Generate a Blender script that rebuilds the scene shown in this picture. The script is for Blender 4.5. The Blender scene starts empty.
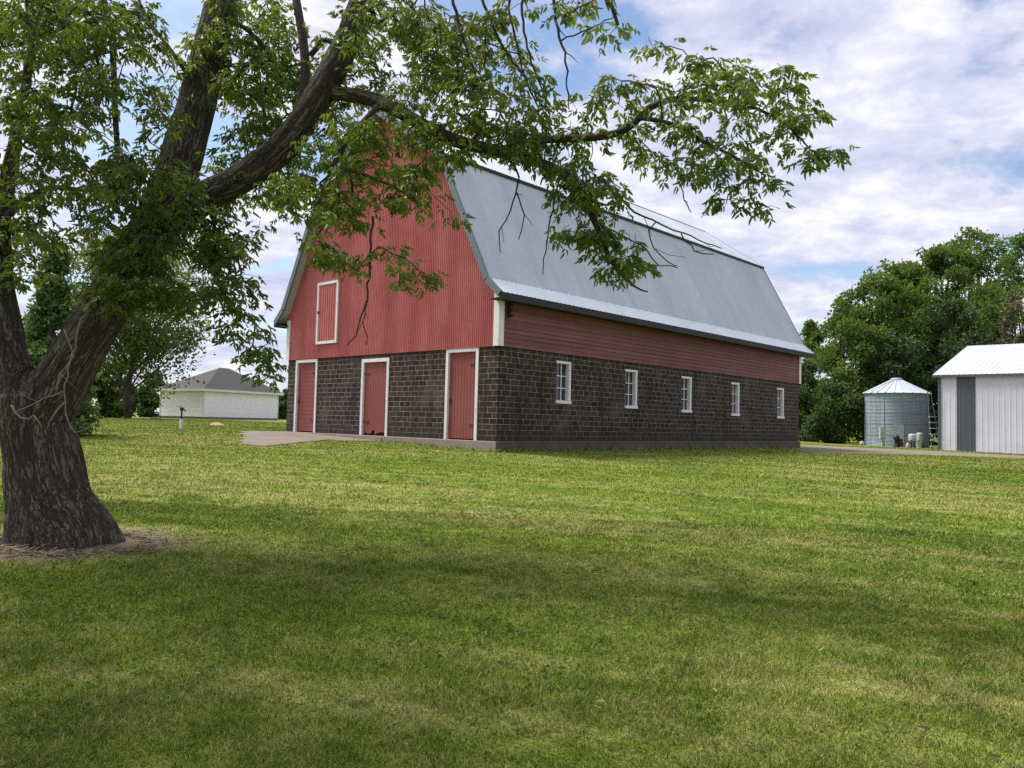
import bpy, math, random
import numpy as np
from mathutils import Vector, Matrix

R = np.random.RandomState(11)
random.seed(5)
col = bpy.context.scene.collection
scene = bpy.context.scene
rad = math.radians

# ------------------------------------------------------------------ camera frame (solved from the barn's two vanishing points)
F_PX = 782.0
def nrm(v):
    v = np.asarray(v, float)
    return v / np.linalg.norm(v)
U_C = nrm([738., 57., F_PX]); V_C = nrm([-830., 18., F_PX])
UPC = -np.cross(U_C, V_C); UPC = nrm(UPC)
if UPC[1] > 0: UPC = -UPC
FH = nrm(np.array([0, 0, 1.]) - UPC * UPC[2])
RT = np.cross(FH, UPC)
if RT[0] < 0: RT = -RT
M = np.array([RT, FH, UPC])
EYE = np.array([0., 0., 1.6])
def ray(px, py): return M @ np.array([px - 512., py - 384., F_PX])
def at(px, py, d):
    r = ray(px, py); return EYE + r * (d / r[1])
U = nrm(M @ U_C); V = nrm(M @ V_C); U[2] = V[2] = 0; U = nrm(U); V = np.array([-U[1], U[0], 0.])
K = np.array([-0.4257, 22.6, 1.0456])       # barn near corner, bottom of the block wall
BL, BW = 20.8, 11.42                         # barn length and width
ANG = math.atan2(U[1], U[0])
def barn_pt(x, y, z): return K + U * x + V * y + np.array([0, 0, z])

# ------------------------------------------------------------------ ground height: thin plate spline through surveyed spots
ctrl = [(0, 0, 0), (-6, 0, .02), (6, 0, -.05), (0, -10, -.2), (-8, 8.5, .34), (-4.5, 8.5, .25), (0, 8, .2), (7, 8, .1),
        (-14, 16, .62), (-1, 15, .46), (9, 16, .32), (-0.8, 22.2, .74), (14, 37.4, .72), (6.6, 29.6, .74), (-4.6, 26.2, .86), (-8.9, 30.2, 1.04),
        (-1, 45, 1.05), (5, 44, .95), (-12, 26, .86), (-9, 22, .74), (-25, 62, 1.25), (-20, 70, 1.28), (-32, 68, 1.25), (-14, 32, 1.02), (-16, 25, .8),
        (28, 57, .55), (30, 50, .5), (38, 50, .45), (26, 38, .45), (16, 24, .36), (40, 30, .2), (22, 46, .6), (-40, 100, 1.2), (30, 100, .6), (-40, 30, .9),
        (60, 60, .3), (-150, 150, 1.1), (150, 150, .4), (0, 180, 1.0), (-150, -60, 0), (150, -60, 0), (0, 1700, 1.0), (1700, 600, .5), (-1700, 600, 1.0), (900, -900, 0), (-900, -900, 0)]
ctrl = np.array(ctrl, float)
def _phi(r2): return r2 * np.log(r2 + 1e-9) * .5
def _solve():
    n = len(ctrl); xy = ctrl[:, :2] / 20.
    d2 = ((xy[:, None] - xy[None]) ** 2).sum(-1)
    A = np.zeros((n + 3, n + 3)); A[:n, :n] = _phi(d2) + np.eye(n) * .02
    A[:n, n] = 1; A[:n, n + 1:] = xy; A[n, :n] = 1; A[n + 1:, :n] = xy.T
    b = np.zeros(n + 3); b[:n] = ctrl[:, 2]
    return np.linalg.solve(A, b)
_W = _solve()
def H(x, y):
    x = np.atleast_1d(np.asarray(x, float)); y = np.atleast_1d(np.asarray(y, float))
    out = np.empty(len(x)); n = len(ctrl); xy = ctrl[:, :2] / 20.
    for s in range(0, len(x), 20000):
        p = np.stack([x[s:s + 20000], y[s:s + 20000]], 1) / 20.
        d2 = ((p[:, None] - xy[None]) ** 2).sum(-1)
        out[s:s + 20000] = _phi(d2) @ _W[:n] + _W[n] + p @ _W[n + 1:]
    return np.clip(out, -3, 1.32)
def h1(x, y): return float(H([x], [y])[0])
def on_ground(px, py):
    r = ray(px, py); lo, hi = 1.0, 400.0
    for t in np.arange(1.0, 300., .25):
        p = EYE + r * (t / r[1])
        if p[2] < h1(p[0], p[1]):
            lo, hi = t - .25, t; break
    for _ in range(20):
        m = (lo + hi) / 2; p = EYE + r * (m / r[1])
        if p[2] < h1(p[0], p[1]): hi = m
        else: lo = m
    p = EYE + r * (hi / r[1]); p[2] = h1(p[0], p[1]); return p

# ------------------------------------------------------------------ mesh helpers
def link(o, parent=None):
    col.objects.link(o)
    if parent is not None: o.parent = parent
    return o
def np_mesh(name, verts, loops, sizes, mat, parent=None, smooth=False, attr=None):
    me = bpy.data.meshes.new(name)
    verts = np.asarray(verts, np.float32); loops = np.asarray(loops, np.int32); sizes = np.asarray(sizes, np.int32)
    me.vertices.add(len(verts)); me.vertices.foreach_set('co', verts.ravel())
    me.loops.add(len(loops)); me.loops.foreach_set('vertex_index', loops)
    me.polygons.add(len(sizes))
    starts = np.concatenate([[0], np.cumsum(sizes)[:-1]]).astype(np.int32)
    me.polygons.foreach_set('loop_start', starts); me.polygons.foreach_set('loop_total', sizes)
    if smooth: me.polygons.foreach_set('use_smooth', np.ones(len(sizes), bool))
    if attr is not None:
        a = me.attributes.new('tint', 'FLOAT', 'POINT'); a.data.foreach_set('value', np.asarray(attr, np.float32))
    me.update(calc_edges=True); me.validate()
    if mat: me.materials.append(mat)
    return link(bpy.data.objects.new(name, me), parent)
class MB:
    def __init__(s): s.v = []; s.f = []
    def face(s, pts):
        b = len(s.v); s.v += [tuple(map(float, p)) for p in pts]; s.f.append(tuple(range(b, b + len(pts))))
    def box(s, x0, x1, y0, y1, z0, z1):
        b = len(s.v)
        s.v += [(x, y, z) for z in (z0, z1) for y in (y0, y1) for x in (x0, x1)]
        for q in ((0, 2, 3, 1), (4, 5, 7, 6), (0, 1, 5, 4), (2, 6, 7, 3), (0, 4, 6, 2), (1, 3, 7, 5)): s.f.append(tuple(b + i for i in q))
        return s
    def tube(s, pts, radii, n=8, cap=True, rfun=None):
        pts = [np.asarray(p, float) for p in pts]; b = len(s.v); up = np.array([0.31, 0.17, 0.93])
        prev = None
        for i, p in enumerate(pts):
            t = nrm(pts[min(i + 1, len(pts) - 1)] - pts[max(i - 1, 0)] + 1e-9)
            if prev is None:
                a = nrm(np.cross(t, up if abs(t @ up) < .95 else np.array([1., 0, 0])))
            else: a = nrm(prev - t * (prev @ t))
            prev = a; c = np.cross(t, a)
            for k in range(n):
                w = 2 * math.pi * k / n; rr = radii[i] * (rfun(i, w) if rfun else 1)
                s.v.append(tuple(p + (a * math.cos(w) + c * math.sin(w)) * rr))
        for i in range(len(pts) - 1):
            for k in range(n):
                k2 = (k + 1) % n
                s.f.append((b + i * n + k, b + i * n + k2, b + (i + 1) * n + k2, b + (i + 1) * n + k))
        if cap:
            s.f.append(tuple(b + k for k in range(n))[::-1]); s.f.append(tuple(b + (len(pts) - 1) * n + k for k in range(n)))
        return s
    def lathe(s, prof, n=32, cx=0, cy=0):
        b = len(s.v)
        for r, z in prof:
            for k in range(n):
                w = 2 * math.pi * k / n; s.v.append((cx + r * math.cos(w), cy + r * math.sin(w), z))
        for i in range(len(prof) - 1):
            for k in range(n):
                k2 = (k + 1) % n; s.f.append((b + i * n + k, b + i * n + k2, b + (i + 1) * n + k2, b + (i + 1) * n + k))
        s.f.append(tuple(b + (len(prof) - 1) * n + k for k in range(n)))
        return s
    def build(s, name, mat, parent=None, smooth=False, bevel=0):
        me = bpy.data.meshes.new(name); me.from_pydata(s.v, [], s.f); me.update()
        if mat: me.materials.append(mat)
        if smooth: me.polygons.foreach_set('use_smooth', [True] * len(me.polygons))
        o = link(bpy.data.objects.new(name, me), parent)
        if bevel:
            m = o.modifiers.new('bevel', 'BEVEL'); m.width = bevel; m.segments = 2; m.limit_method = 'ANGLE'
        return o
def tag(o, label, cat, group=None):
    o['label'] = label; o['category'] = cat
    if group: o['group'] = group
    return o
def thing(name, label, cat, loc=(0, 0, 0), rz=0, group=None):
    o = bpy.data.objects.new(name, None); col.objects.link(o); o.location = loc; o.rotation_euler = (0, 0, rz); o.empty_display_size = .2
    return tag(o, label, cat, group)

# ------------------------------------------------------------------ materials
class NT:
    def __init__(s, name):
        s.m = bpy.data.materials.new(name); s.m.use_nodes = True; s.t = s.m.node_tree
        s.t.nodes.clear()
        s.out = s.n('ShaderNodeOutputMaterial'); s.p = s.n('ShaderNodeBsdfPrincipled'); s.l(s.p.outputs[0], s.out.inputs[0])
    def n(s, typ, **kw):
        o = s.t.nodes.new(typ)
        for k, v in kw.items(): setattr(o, k, v)
        return o
    def l(s, a, b): s.t.links.new(a, b)
    def val(s, sock, v):
        if hasattr(v, 'is_output') or isinstance(v, bpy.types.NodeSocket): s.l(v, sock)
        else: sock.default_value = v
    def math(s, op, a, b=0.0, clamp=False):
        o = s.n('ShaderNodeMath', operation=op, use_clamp=clamp); s.val(o.inputs[0], a); s.val(o.inputs[1], b); return o.outputs[0]
    def mix(s, f, a, b, bt='MIX'):
        o = s.n('ShaderNodeMix', data_type='RGBA', blend_type=bt); s.val(o.inputs[0], f)
        s.val(o.inputs[6], a if not isinstance(a, tuple) else (*a, 1)); s.val(o.inputs[7], b if not isinstance(b, tuple) else (*b, 1)); return o.outputs[2]
    def coord(s, which='Object', scale=(1, 1, 1), loc=(0, 0, 0)):
        c = s.n('ShaderNodeTexCoord'); mp = s.n('ShaderNodeMapping'); mp.inputs['Scale'].default_value = scale; mp.inputs['Location'].default_value = loc
        s.l(c.outputs[which], mp.inputs[0]); return mp.outputs[0]
    def noise(s, vec, scale, detail=4, rough=.55, dist=0):
        o = s.n('ShaderNodeTexNoise'); s.l(vec, o.inputs['Vector']); o.inputs['Scale'].default_value = scale
        o.inputs['Detail'].default_value = detail; o.inputs['Roughness'].default_value = rough; o.inputs['Distortion'].default_value = dist; return o.outputs[0]
    def ramp(s, f, *stops):
        o = s.n('ShaderNodeValToRGB'); s.l(f, o.inputs[0]); e = o.color_ramp.elements
        while len(e) < len(stops): e.new(.5)
        for i, (p, c) in enumerate(stops):
            e[i].position = p; e[i].color = (c, c, c, 1) if not isinstance(c, tuple) else (*c, 1)
        return o.outputs[0]
    def attr(s, name='tint'):
        o = s.n('ShaderNodeAttribute'); o.attribute_name = name; return o.outputs['Fac']
    def bump(s, h, dist=.01, strength=1.0):
        o = s.n('ShaderNodeBump'); o.inputs['Distance'].default_value = dist; o.inputs['Strength'].default_value = strength
        s.l(h, o.inputs['Height']); s.l(o.outputs[0], s.p.inputs['Normal']); return o.outputs[0]
    def base(s, c): s.val(s.p.inputs['Base Color'], c if not isinstance(c, tuple) else (*c, 1))
    def rough(s, r): s.val(s.p.inputs['Roughness'], r)

def simple(name, c, rough=.6, var=.25, scale=3.0, metal=0.0, dirt=None, bump=0.0):
    m = NT(name); v = m.coord('Object')
    n = m.noise(v, scale, 6, .6)
    a = tuple(x * (1 - var) for x in c); b = tuple(min(1, x * (1 + var)) for x in c)
    cc = m.mix(m.ramp(n, (.3, 0.0), (.7, 1.0)), a, b)
    if dirt:
        d = m.noise(v, scale * 2.7, 8, .7); cc = m.mix(m.ramp(d, (.52, 0.0), (.75, .7)), cc, dirt)
    m.base(cc); m.rough(rough); m.p.inputs['Metallic'].default_value = metal
    if bump: m.bump(m.noise(v, scale * 12, 5), bump)
    return m.m

def lawn_colour(m, pos):
    """patchy mown lawn: greens, olive and straw, by world position"""
    big = m.noise(pos, .16, 3, .5, .4); mid = m.noise(pos, .75, 4, .6, .6); fine = m.noise(pos, 3.4, 5, .65); tuft = m.noise(pos, 17., 4, .6)
    sep = m.n('ShaderNodeSeparateXYZ'); m.l(pos, sep.inputs[0])
    green = m.mix(m.ramp(mid, (.35, 0.0), (.65, 1.0)), (.110, .205, .011), (.240, .345, .022))
    green = m.mix(m.ramp(big, (.35, 0.0), (.65, .7)), green, (.30, .37, .036))
    # broad mower passes
    mp = m.n('ShaderNodeMapping'); mp.inputs['Rotation'].default_value = (0, 0, rad(102)); m.l(pos, mp.inputs[0])
    mp2 = m.n('ShaderNodeMapping'); mp2.inputs['Scale'].default_value = (1.0, .09, 1); m.l(mp.outputs[0], mp2.inputs[0])
    st = m.noise(mp2.outputs[0], .9, 5, .62, .35); st2 = m.noise(mp2.outputs[0], 3.0, 4, .6, .4); st = m.math('ADD', m.math('MULTIPLY', st, .62), m.math('MULTIPLY', st2, .38))
    dry = m.math('ADD', m.math('MULTIPLY', fine, .35), m.math('ADD', m.math('MULTIPLY', st, .85), m.math('MULTIPLY', big, .20)))
    dry = m.math('SUBTRACT', dry, m.math('MULTIPLY', m.math('SUBTRACT', 1.0, m.math('MULTIPLY', m.math('SUBTRACT', sep.outputs[1], 3.0), .16, True), True), .0))
    dryf = m.ramp(dry, (.665, 0.0), (.83, .95))
    c = m.mix(dryf, green, (.50, .47, .16))
    c = m.mix(m.ramp(st, (.30, .6), (.46, 0.0)), c, (.060, .115, .008)); c = m.mix(m.ramp(fine, (.28, .55), (.5, 0.0)), c, (.048, .080, .008))
    sp1 = m.noise(pos, 38., 3, .7); sp2 = m.noise(pos, 7.5, 4, .7, .5)
    c = m.mix(m.ramp(sp1, (.36, .75), (.5, 0.0)), c, (.030, .052, .006)); c = m.mix(m.ramp(sp1, (.55, 0.0), (.72, .55)), c, (.31, .34, .06))
    c = m.mix(m.ramp(sp2, (.30, .6), (.46, 0.0)), c, (.045, .085, .007))
    return c, tuft, fine

def m_ground():
    m = NT('lawn_soil'); g = m.n('ShaderNodeNewGeometry'); pos = g.outputs['Position']
    c, tuft, fine = lawn_colour(m, pos)
    cl = m.noise(pos, 60., 3, .6)
    c = m.mix(m.ramp(cl, (.3, .55), (.6, 0.0)), c, (.030, .042, .010))
    # bare, straw covered soil around the trunk
    dv = m.n('ShaderNodeVectorMath', operation='DISTANCE'); m.l(pos, dv.inputs[0]); dv.inputs[1].default_value = (TB[0] + .15, TB[1] - .1, TB[2])
    dd = m.math('ADD', dv.outputs['Value'], m.math('MULTIPLY', m.math('SUBTRACT', fine, .5), 1.6))
    straw = m.mix(m.noise(pos, 26, 5, .7), (.10, .07, .045), (.30, .235, .15))
    c = m.mix(m.ramp(dd, (.80, .9), (1.0, 0.0)) if False else m.math('MULTIPLY', m.math('SUBTRACT', 1.25, dd, True), 1.8, True), c, straw)
    m.base(c); m.rough(.95); m.p.inputs['Specular IOR Level'].default_value = .1
    hh = m.math('ADD', m.math('MULTIPLY', tuft, .6), m.math('MULTIPLY', cl, .4)); m.bump(hh, .06)
    return m.m
def m_blades():
    m = NT('lawn_blades'); g = m.n('ShaderNodeNewGeometry'); pos = g.outputs['Position']
    c, tuft, fine = lawn_colour(m, pos); t = m.attr()
    c = m.mix(m.ramp(t, (0.0, .85), (.55, 0.0)), c, (.030, .070, .005))
    c = m.mix(m.ramp(t, (.72, 0.0), (1.0, .9)), c, (.46, .43, .17))
    m.base(c); m.rough(.7); m.p.inputs['Specular IOR Level'].default_value = .2
    tr = m.n('ShaderNodeBsdfTranslucent'); m.l(c, tr.inputs[0]); mx = m.n('ShaderNodeMixShader'); mx.inputs[0].default_value = .22
    m.l(m.p.outputs[0], mx.inputs[1]); m.l(tr.outputs[0], mx.inputs[2]); m.l(mx.outputs[0], m.out.inputs[0])
    return m.m
def m_leaf(name, dark, mid, light, trans=.4, gloss=.45):
    m = NT(name); t = m.attr()
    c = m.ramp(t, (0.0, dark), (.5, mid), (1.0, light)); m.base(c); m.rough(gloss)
    tr = m.n('ShaderNodeBsdfTranslucent'); m.l(m.mix(.5, c, (light[0] * 1.6, light[1] * 1.5, light[2] * .8)), tr.inputs[0]); mx = m.n('ShaderNodeMixShader'); mx.inputs[0].default_value = trans
    m.l(m.p.outputs[0], mx.inputs[1]); m.l(tr.outputs[0], mx.inputs[2]); m.l(mx.outputs[0], m.out.inputs[0])
    return m.m
def m_bark(name, a, b):
    m = NT(name); at_ = m.n('ShaderNodeAttribute'); at_.attribute_name = 'bark'; v = at_.outputs['Vector']
    def sc(x, y, z):
        mp = m.n('ShaderNodeMapping'); mp.inputs['Scale'].default_value = (x, y, z); m.l(v, mp.inputs[0]); return mp.outputs[0]
    n1 = m.noise(sc(1, 1, .13), 15, 3, .55, .5); n2 = m.noise(sc(1, 1, .20), 30, 3, .6, .4); fine = m.noise(sc(1, 1, .5), 55, 5, .7); big = m.noise(sc(1, 1, .6), 2.6, 4)
    r1 = m.ramp(m.math('ABSOLUTE', m.math('SUBTRACT', n1, .5)), (.0, 0.0), (.075, 1.0)); r2 = m.ramp(m.math('ABSOLUTE', m.math('SUBTRACT', n2, .5)), (.0, .25), (.06, 1.0))
    ridge = m.math('MULTIPLY', r1, r2)
    c = m.mix(ridge, tuple(x * .40 for x in a), m.mix(fine, a, b)); c = m.mix(m.ramp(big, (.35, 0.0), (.7, .5)), c, tuple(x * .55 for x in a))
    c = m.mix(m.ramp(m.noise(sc(1, 1, .8), 6, 5, .7), (.60, 0.0), (.75, .35)), c, (.16, .17, .11))
    m.base(c); m.rough(.95); m.p.inputs['Specular IOR Level'].default_value = .15
    m.bump(m.math('ADD', ridge, m.math('MULTIPLY', fine, .35)), .03); return m.m
def m_block():
    m = NT('glazed_block'); c = m.n('ShaderNodeTexCoord'); sp = m.n('ShaderNodeSeparateXYZ'); m.l(c.outputs['Object'], sp.inputs[0])
    cb = m.n('ShaderNodeCombineXYZ'); m.l(m.math('ADD', sp.outputs[0], sp.outputs[1]), cb.inputs[0]); m.l(sp.outputs[2], cb.inputs[1])
    wob = m.noise(c.outputs['Object'], 2.5, 3); wv = m.n('ShaderNodeVectorMath', operation='ADD'); m.l(cb.outputs[0], wv.inputs[0])
    wc = m.n('ShaderNodeCombineXYZ'); m.l(m.math('MULTIPLY', m.math('SUBTRACT', wob, .5), .02), wc.inputs[1]); m.l(wc.outputs[0], wv.inputs[1])
    b = m.n('ShaderNodeTexBrick'); m.l(wv.outputs[0], b.inputs['Vector']); b.inputs['Scale'].default_value = 1; b.inputs['Mortar Size'].default_value = .0085
    b.inputs['Mortar Smooth'].default_value = .35; b.inputs['Brick Width'].default_value = .37; b.squash = .78; b.squash_frequency = 3; b.offset_frequency = 2; b.inputs['Row Height'].default_value = .1655; b.inputs['Bias'].default_value = 0
    b.inputs['Color1'].default_value = (.009, .006, .006, 1); b.inputs['Color2'].default_value = (.070, .042, .034, 1); b.inputs['Mortar'].default_value = (.30, .27, .25, 1)
    n = m.noise(c.outputs['Object'], 1.3, 5, .6); n2 = m.noise(c.outputs['Object'], 22, 5, .65)
    cc = m.mix(m.ramp(n2, (.35, 0.0), (.8, .55)), b.outputs['Color'], (.075, .052, .044), 'MIX')
    cc = m.mix(m.ramp(n, (.3, .45), (.6, 0.0)), cc, (.028, .020, .020))
    cc = m.mix(b.outputs['Fac'], cc, m.mix(m.ramp(m.noise(c.outputs['Object'], 5, 4), (.35, 0.0), (.65, 1.0)), (.17, .14, .12), (.44, .385, .34)))
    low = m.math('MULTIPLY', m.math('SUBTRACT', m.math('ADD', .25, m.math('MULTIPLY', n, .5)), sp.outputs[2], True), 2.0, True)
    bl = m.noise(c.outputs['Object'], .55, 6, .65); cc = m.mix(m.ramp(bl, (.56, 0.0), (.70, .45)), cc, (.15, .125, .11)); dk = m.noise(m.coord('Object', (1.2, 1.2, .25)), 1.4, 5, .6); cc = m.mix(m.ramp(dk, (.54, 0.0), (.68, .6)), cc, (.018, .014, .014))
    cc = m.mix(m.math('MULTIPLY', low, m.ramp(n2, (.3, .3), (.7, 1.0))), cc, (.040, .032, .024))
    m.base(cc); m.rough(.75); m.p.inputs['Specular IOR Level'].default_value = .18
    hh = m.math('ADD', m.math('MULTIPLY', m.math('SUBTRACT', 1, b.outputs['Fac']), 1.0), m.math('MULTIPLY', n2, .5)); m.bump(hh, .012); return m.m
def m_red(name, c, fade, lap=0.0):
    m = NT(name); v = m.coord('Object'); s = m.coord('Object', (6, 6, .35)); n = m.noise(v, .7, 5, .6); st = m.noise(s, 3., 6, .65)
    cc = m.mix(m.ramp(n, (.3, 0.0), (.65, 1.0)), c, fade); pn = m.noise(m.coord('Object', (.05, 1.1, .02)), 1.0, 0); cc = m.mix(m.ramp(pn, (.42, .35), (.5, 0.0)), cc, tuple(x * .74 for x in c)); ln = m.noise(m.coord('Object', (.16, .16, 7.3)), 1.0, 3, .6); cc = m.mix(m.ramp(ln, (.40, lap), (.60, 0.0)), cc, tuple(x * .60 for x in c)); cc = m.mix(m.ramp(st, (.45, 0.0), (.8, .6)), cc, tuple(x * .66 for x in c))
    m.base(cc); m.rough(.6); m.p.inputs['Specular IOR Level'].default_value = .3; m.bump(m.noise(v, 14, 4), .004); return m.m
def m_metal(name, c, r=.4, metal=.3, panel=0.0):
    m = NT(name); v = m.coord('Object'); n = m.noise(v, .55, 5, .6); n2 = m.noise(m.coord('Object', (1, 1, .2)), 5, 5, .6)
    cc = m.mix(m.ramp(n, (.3, 0.0), (.7, 1.0)), tuple(x * .9 for x in c), tuple(min(1, x * 1.08) for x in c)); cc = m.mix(m.ramp(n2, (.5, 0.0), (.8, .25)), cc, tuple(x * .7 for x in c))
    if panel:
        pn = m.noise(m.coord('Object', (panel, .015, .015)), 1.0, 1); cc = m.mix(m.ramp(pn, (.40, .5), (.52, 0.0)), cc, tuple(x * .84 for x in c)); ru = m.noise(m.coord('Object', (2.5, .5, .5)), 1.6, 7, .7); cc = m.mix(m.ramp(ru, (.62, 0.0), (.80, .4)), cc, (.30, .25, .21))
    m.base(cc); m.rough(m.ramp(n2, (.3, r), (.7, r + .15))); m.p.inputs['Metallic'].default_value = metal; return m.m
def m_concrete():
    m = NT('old_concrete'); v = m.coord('Object'); n = m.noise(v, 1.2, 6, .6); f = m.noise(v, 18, 6, .7)
    cc = m.mix(n, (.12, .092, .072), (.29, .24, .195)); cc = m.mix(m.ramp(f, (.45, 0.0), (.8, .6)), cc, (.11, .09, .07)); m.base(cc); m.rough(.95); m.bump(f, .012); return m.m
def m_footing():
    m = NT('mossy_footing'); v = m.coord('Object'); n = m.noise(v, 1.6, 6, .6); f = m.noise(v, 16, 6, .7)
    sp = m.n('ShaderNodeSeparateXYZ'); m.l(v, sp.inputs[0])
    cc = m.mix(n, (.22, .17, .14), (.36, .30, .26)); cc = m.mix(m.ramp(f, (.45, 0.0), (.8, .6)), cc, (.11, .09, .07))
    side = m.math('MULTIPLY', m.math('LESS_THAN', sp.outputs[1], -.06), m.math('GREATER_THAN', sp.outputs[0], -.06)); dk = m.mix(m.ramp(m.noise(v, 2.2, 6, .65), (.35, 0.0), (.65, 1.0)), (.032, .036, .014), (.095, .078, .06))
    cc = m.mix(m.math('MULTIPLY', side, .9), cc, dk); m.base(cc); m.rough(.95); m.bump(f, .012); return m.m
def m_gravel():
    m = NT('gravel'); g = m.n('ShaderNodeNewGeometry'); v = g.outputs['Position']; n = m.noise(v, .5, 5, .6); f = m.noise(v, 9, 6, .7)
    cc = m.mix(f, (.10, .075, .058), (.31, .25, .19)); cc = m.mix(m.ramp(n, (.42, 0.0), (.62, .8)), cc, (.16, .17, .045)); m.base(cc); m.rough(.95); m.bump(f, .03); return m.m
def m_glass():
    m = NT('window_glass'); v = m.coord('Object'); m.base(m.mix(m.noise(v, 3, 3), (.010, .016, .022), (.03, .042, .05))); m.rough(.06); m.p.inputs['Specular IOR Level'].default_value = .8; return m.m
def m_shingle():
    m = NT('asphalt_shingle'); v = m.coord('Object'); n = m.noise(v, 1.0, 4); f = m.noise(m.coord('Object', (1, 1, 6)), 5, 4, .7)
    m.base(m.mix(f, m.mix(n, (.034, .032, .032), (.058, .054, .054)), (.082, .077, .076))); m.rough(.9); return m.m

TB = on_ground(58, 541)      # foot of the big tree
MAT = dict(ground=m_ground(), blades=m_blades(), block=m_block(), footing=m_footing(), conc=m_concrete(), gravel=m_gravel(), glass=m_glass(), shingle=m_shingle(),
    red=m_red('red_ribbed_steel', (.44, .092, .092), (.53, .16, .155)), redlap=m_red('red_lap_siding', (.19, .058, .050), (.25, .105, .092), .6), reddoor=m_red('red_door_paint', (.24, .060, .055), (.29, .085, .078)),
    white=simple('white_paint', (.76, .72, .74), .55, .08, 2, dirt=(.45, .40, .36)), whitesiding=simple('white_siding', (.93, .85, .94), .6, .03, .8),
    roof=m_metal('galvanised_roof', (.47, .51, .56), .45, .12, 1.1), flare=m_metal('pale_eave_steel', (.56, .60, .66), .45, .1), trim=m_metal('slate_trim', (.13, .155, .19), .55, .1),
    soffit=simple('soffit_shade_black', (.016, .017, .020), .7, .2), dark=simple('dark_iron', (.02, .018, .018), .6, .3, 8), bin=m_metal('bin_steel', (.27, .32, .37), .55, .2), binroof=m_metal('bin_roof_steel', (.52, .56, .62), .4, .2),
    shedwall=m_metal('white_shed_steel', (.62, .61, .71), .5, .0), shedroof=m_metal('shed_roof_steel', (.46, .48, .54), .55, .05), shedblue=m_metal('slate_blue_steel', (.070, .085, .108), .5, .0),
    bark=m_bark('tree_bark', (.112, .094, .076), (.25, .21, .17)), barkfar=simple('far_bark', (.055, .042, .033), .95, .3, 2), deadwood=simple('bleached_wood', (.21, .18, .15), .9, .3, 9), twig=simple('dark_twig', (.055, .043, .035), .95, .45, 14, dirt=(.12, .10, .085), bump=.008),
    leaf=m_leaf('box_elder_leaf', (.016, .042, .008), (.056, .118, .016), (.215, .285, .034), .42), leafR=m_leaf('grove_leaf', (.024, .060, .009), (.070, .140, .017), (.155, .235, .03), .35, .7),
    leafD=m_leaf('dark_leaf', (.018, .044, .010), (.042, .085, .017), (.09, .14, .03), .3, .6), leafB=m_leaf('brownish_leaf', (.05, .065, .02), (.11, .115, .045), (.18, .18, .08), .25, .6),
    leafY=m_leaf('yellow_green_leaf', (.03, .06, .01), (.08, .125, .02), (.16, .20, .032), .35, .6), needle=m_leaf('spruce_needle', (.032, .070, .018), (.085, .155, .045), (.17, .25, .07), .25, .6),
    straw=simple('straw_heap', (.34, .28, .12), .95, .4, 8), soil=simple('soil', (.075, .052, .036), .98, .35, 8), plastic=simple('white_plastic', (.40, .42, .43), .55, .25, 3))
def m_pale(n, c): return simple(n, c, .6, .15, 4)
MAT['bluebox'] = m_pale('grey_blue_cabinet', (.34, .38, .43)); MAT['rust'] = simple('rusty_iron', (.10, .045, .025), .85, .4, 6)

# ------------------------------------------------------------------ ground sheet
def axis_vals(lim):
    a = np.concatenate([np.arange(0, 30, .75), np.arange(30, 90, 2.), np.geomspace(90, lim, 26)]); return np.concatenate([-a[::-1][:-1], a])
gx = axis_vals(1800.); gy = gx + 0
GX, GY = np.meshgrid(gx, gy); gz = H(GX.ravel(), GY.ravel())
nx, ny = len(gx), len(gy); idx = np.arange(nx * ny).reshape(ny, nx)
q = np.stack([idx[:-1, :-1], idx[:-1, 1:], idx[1:, 1:], idx[1:, :-1]], -1).reshape(-1)
g = np_mesh('ground', np.stack([GX.ravel(), GY.ravel(), gz], 1), q, np.full(len(q) // 4, 4), MAT['ground'], smooth=True); g['kind'] = 'structure'

def sheet(name, poly, mat, lift, step=.6, thick=0.0):
    """a sheet over the ground inside a world xy polygon, cut into a grid clipped to the outline"""
    import bmesh
    poly = np.array(poly)[:, :2]
    bm = bmesh.new(); bm.faces.new([bm.verts.new((x, y, 0)) for x, y in poly])
    lo, hi = poly.min(0), poly.max(0)
    for ax in (0, 1):
        for c in np.arange(lo[ax] + step, hi[ax], step):
            co = [0, 0, 0]; co[ax] = c; no = [0, 0, 0]; no[ax] = 1
            bmesh.ops.bisect_plane(bm, geom=bm.verts[:] + bm.edges[:] + bm.faces[:], plane_co=co, plane_no=no)
    zz = H([v.co.x for v in bm.verts], [v.co.y for v in bm.verts])
    for v, z in zip(bm.verts, zz): v.co.z = z + lift
    bmesh.ops.recalc_face_normals(bm, faces=bm.faces[:])
    if bm.faces[:] and sum(f.normal.z for f in bm.faces) < 0: bmesh.ops.reverse_faces(bm, faces=bm.faces[:])
    if thick:
        r = bmesh.ops.extrude_face_region(bm, geom=bm.faces[:])
        for v in [e for e in r['geom'] if isinstance(e, bmesh.types.BMVert)]: v.co.z -= 0
        bmesh.ops.translate(bm, verts=[e for e in r['geom'] if isinstance(e, bmesh.types.BMVert)], vec=(0, 0, thick))
        bmesh.ops.recalc_face_normals(bm, faces=bm.faces[:])
    me = bpy.data.meshes.new(name); bm.to_mesh(me); bm.free(); me.materials.append(mat)
    return link(bpy.data.objects.new(name, me))
def smooth_poly(p):
    p = np.array(p, float)
    for _ in range(2): p = np.concatenate([[.75 * p[i] + .25 * p[(i + 1) % len(p)], .25 * p[i] + .75 * p[(i + 1) % len(p)]] for i in range(len(p))])
    return p
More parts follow.
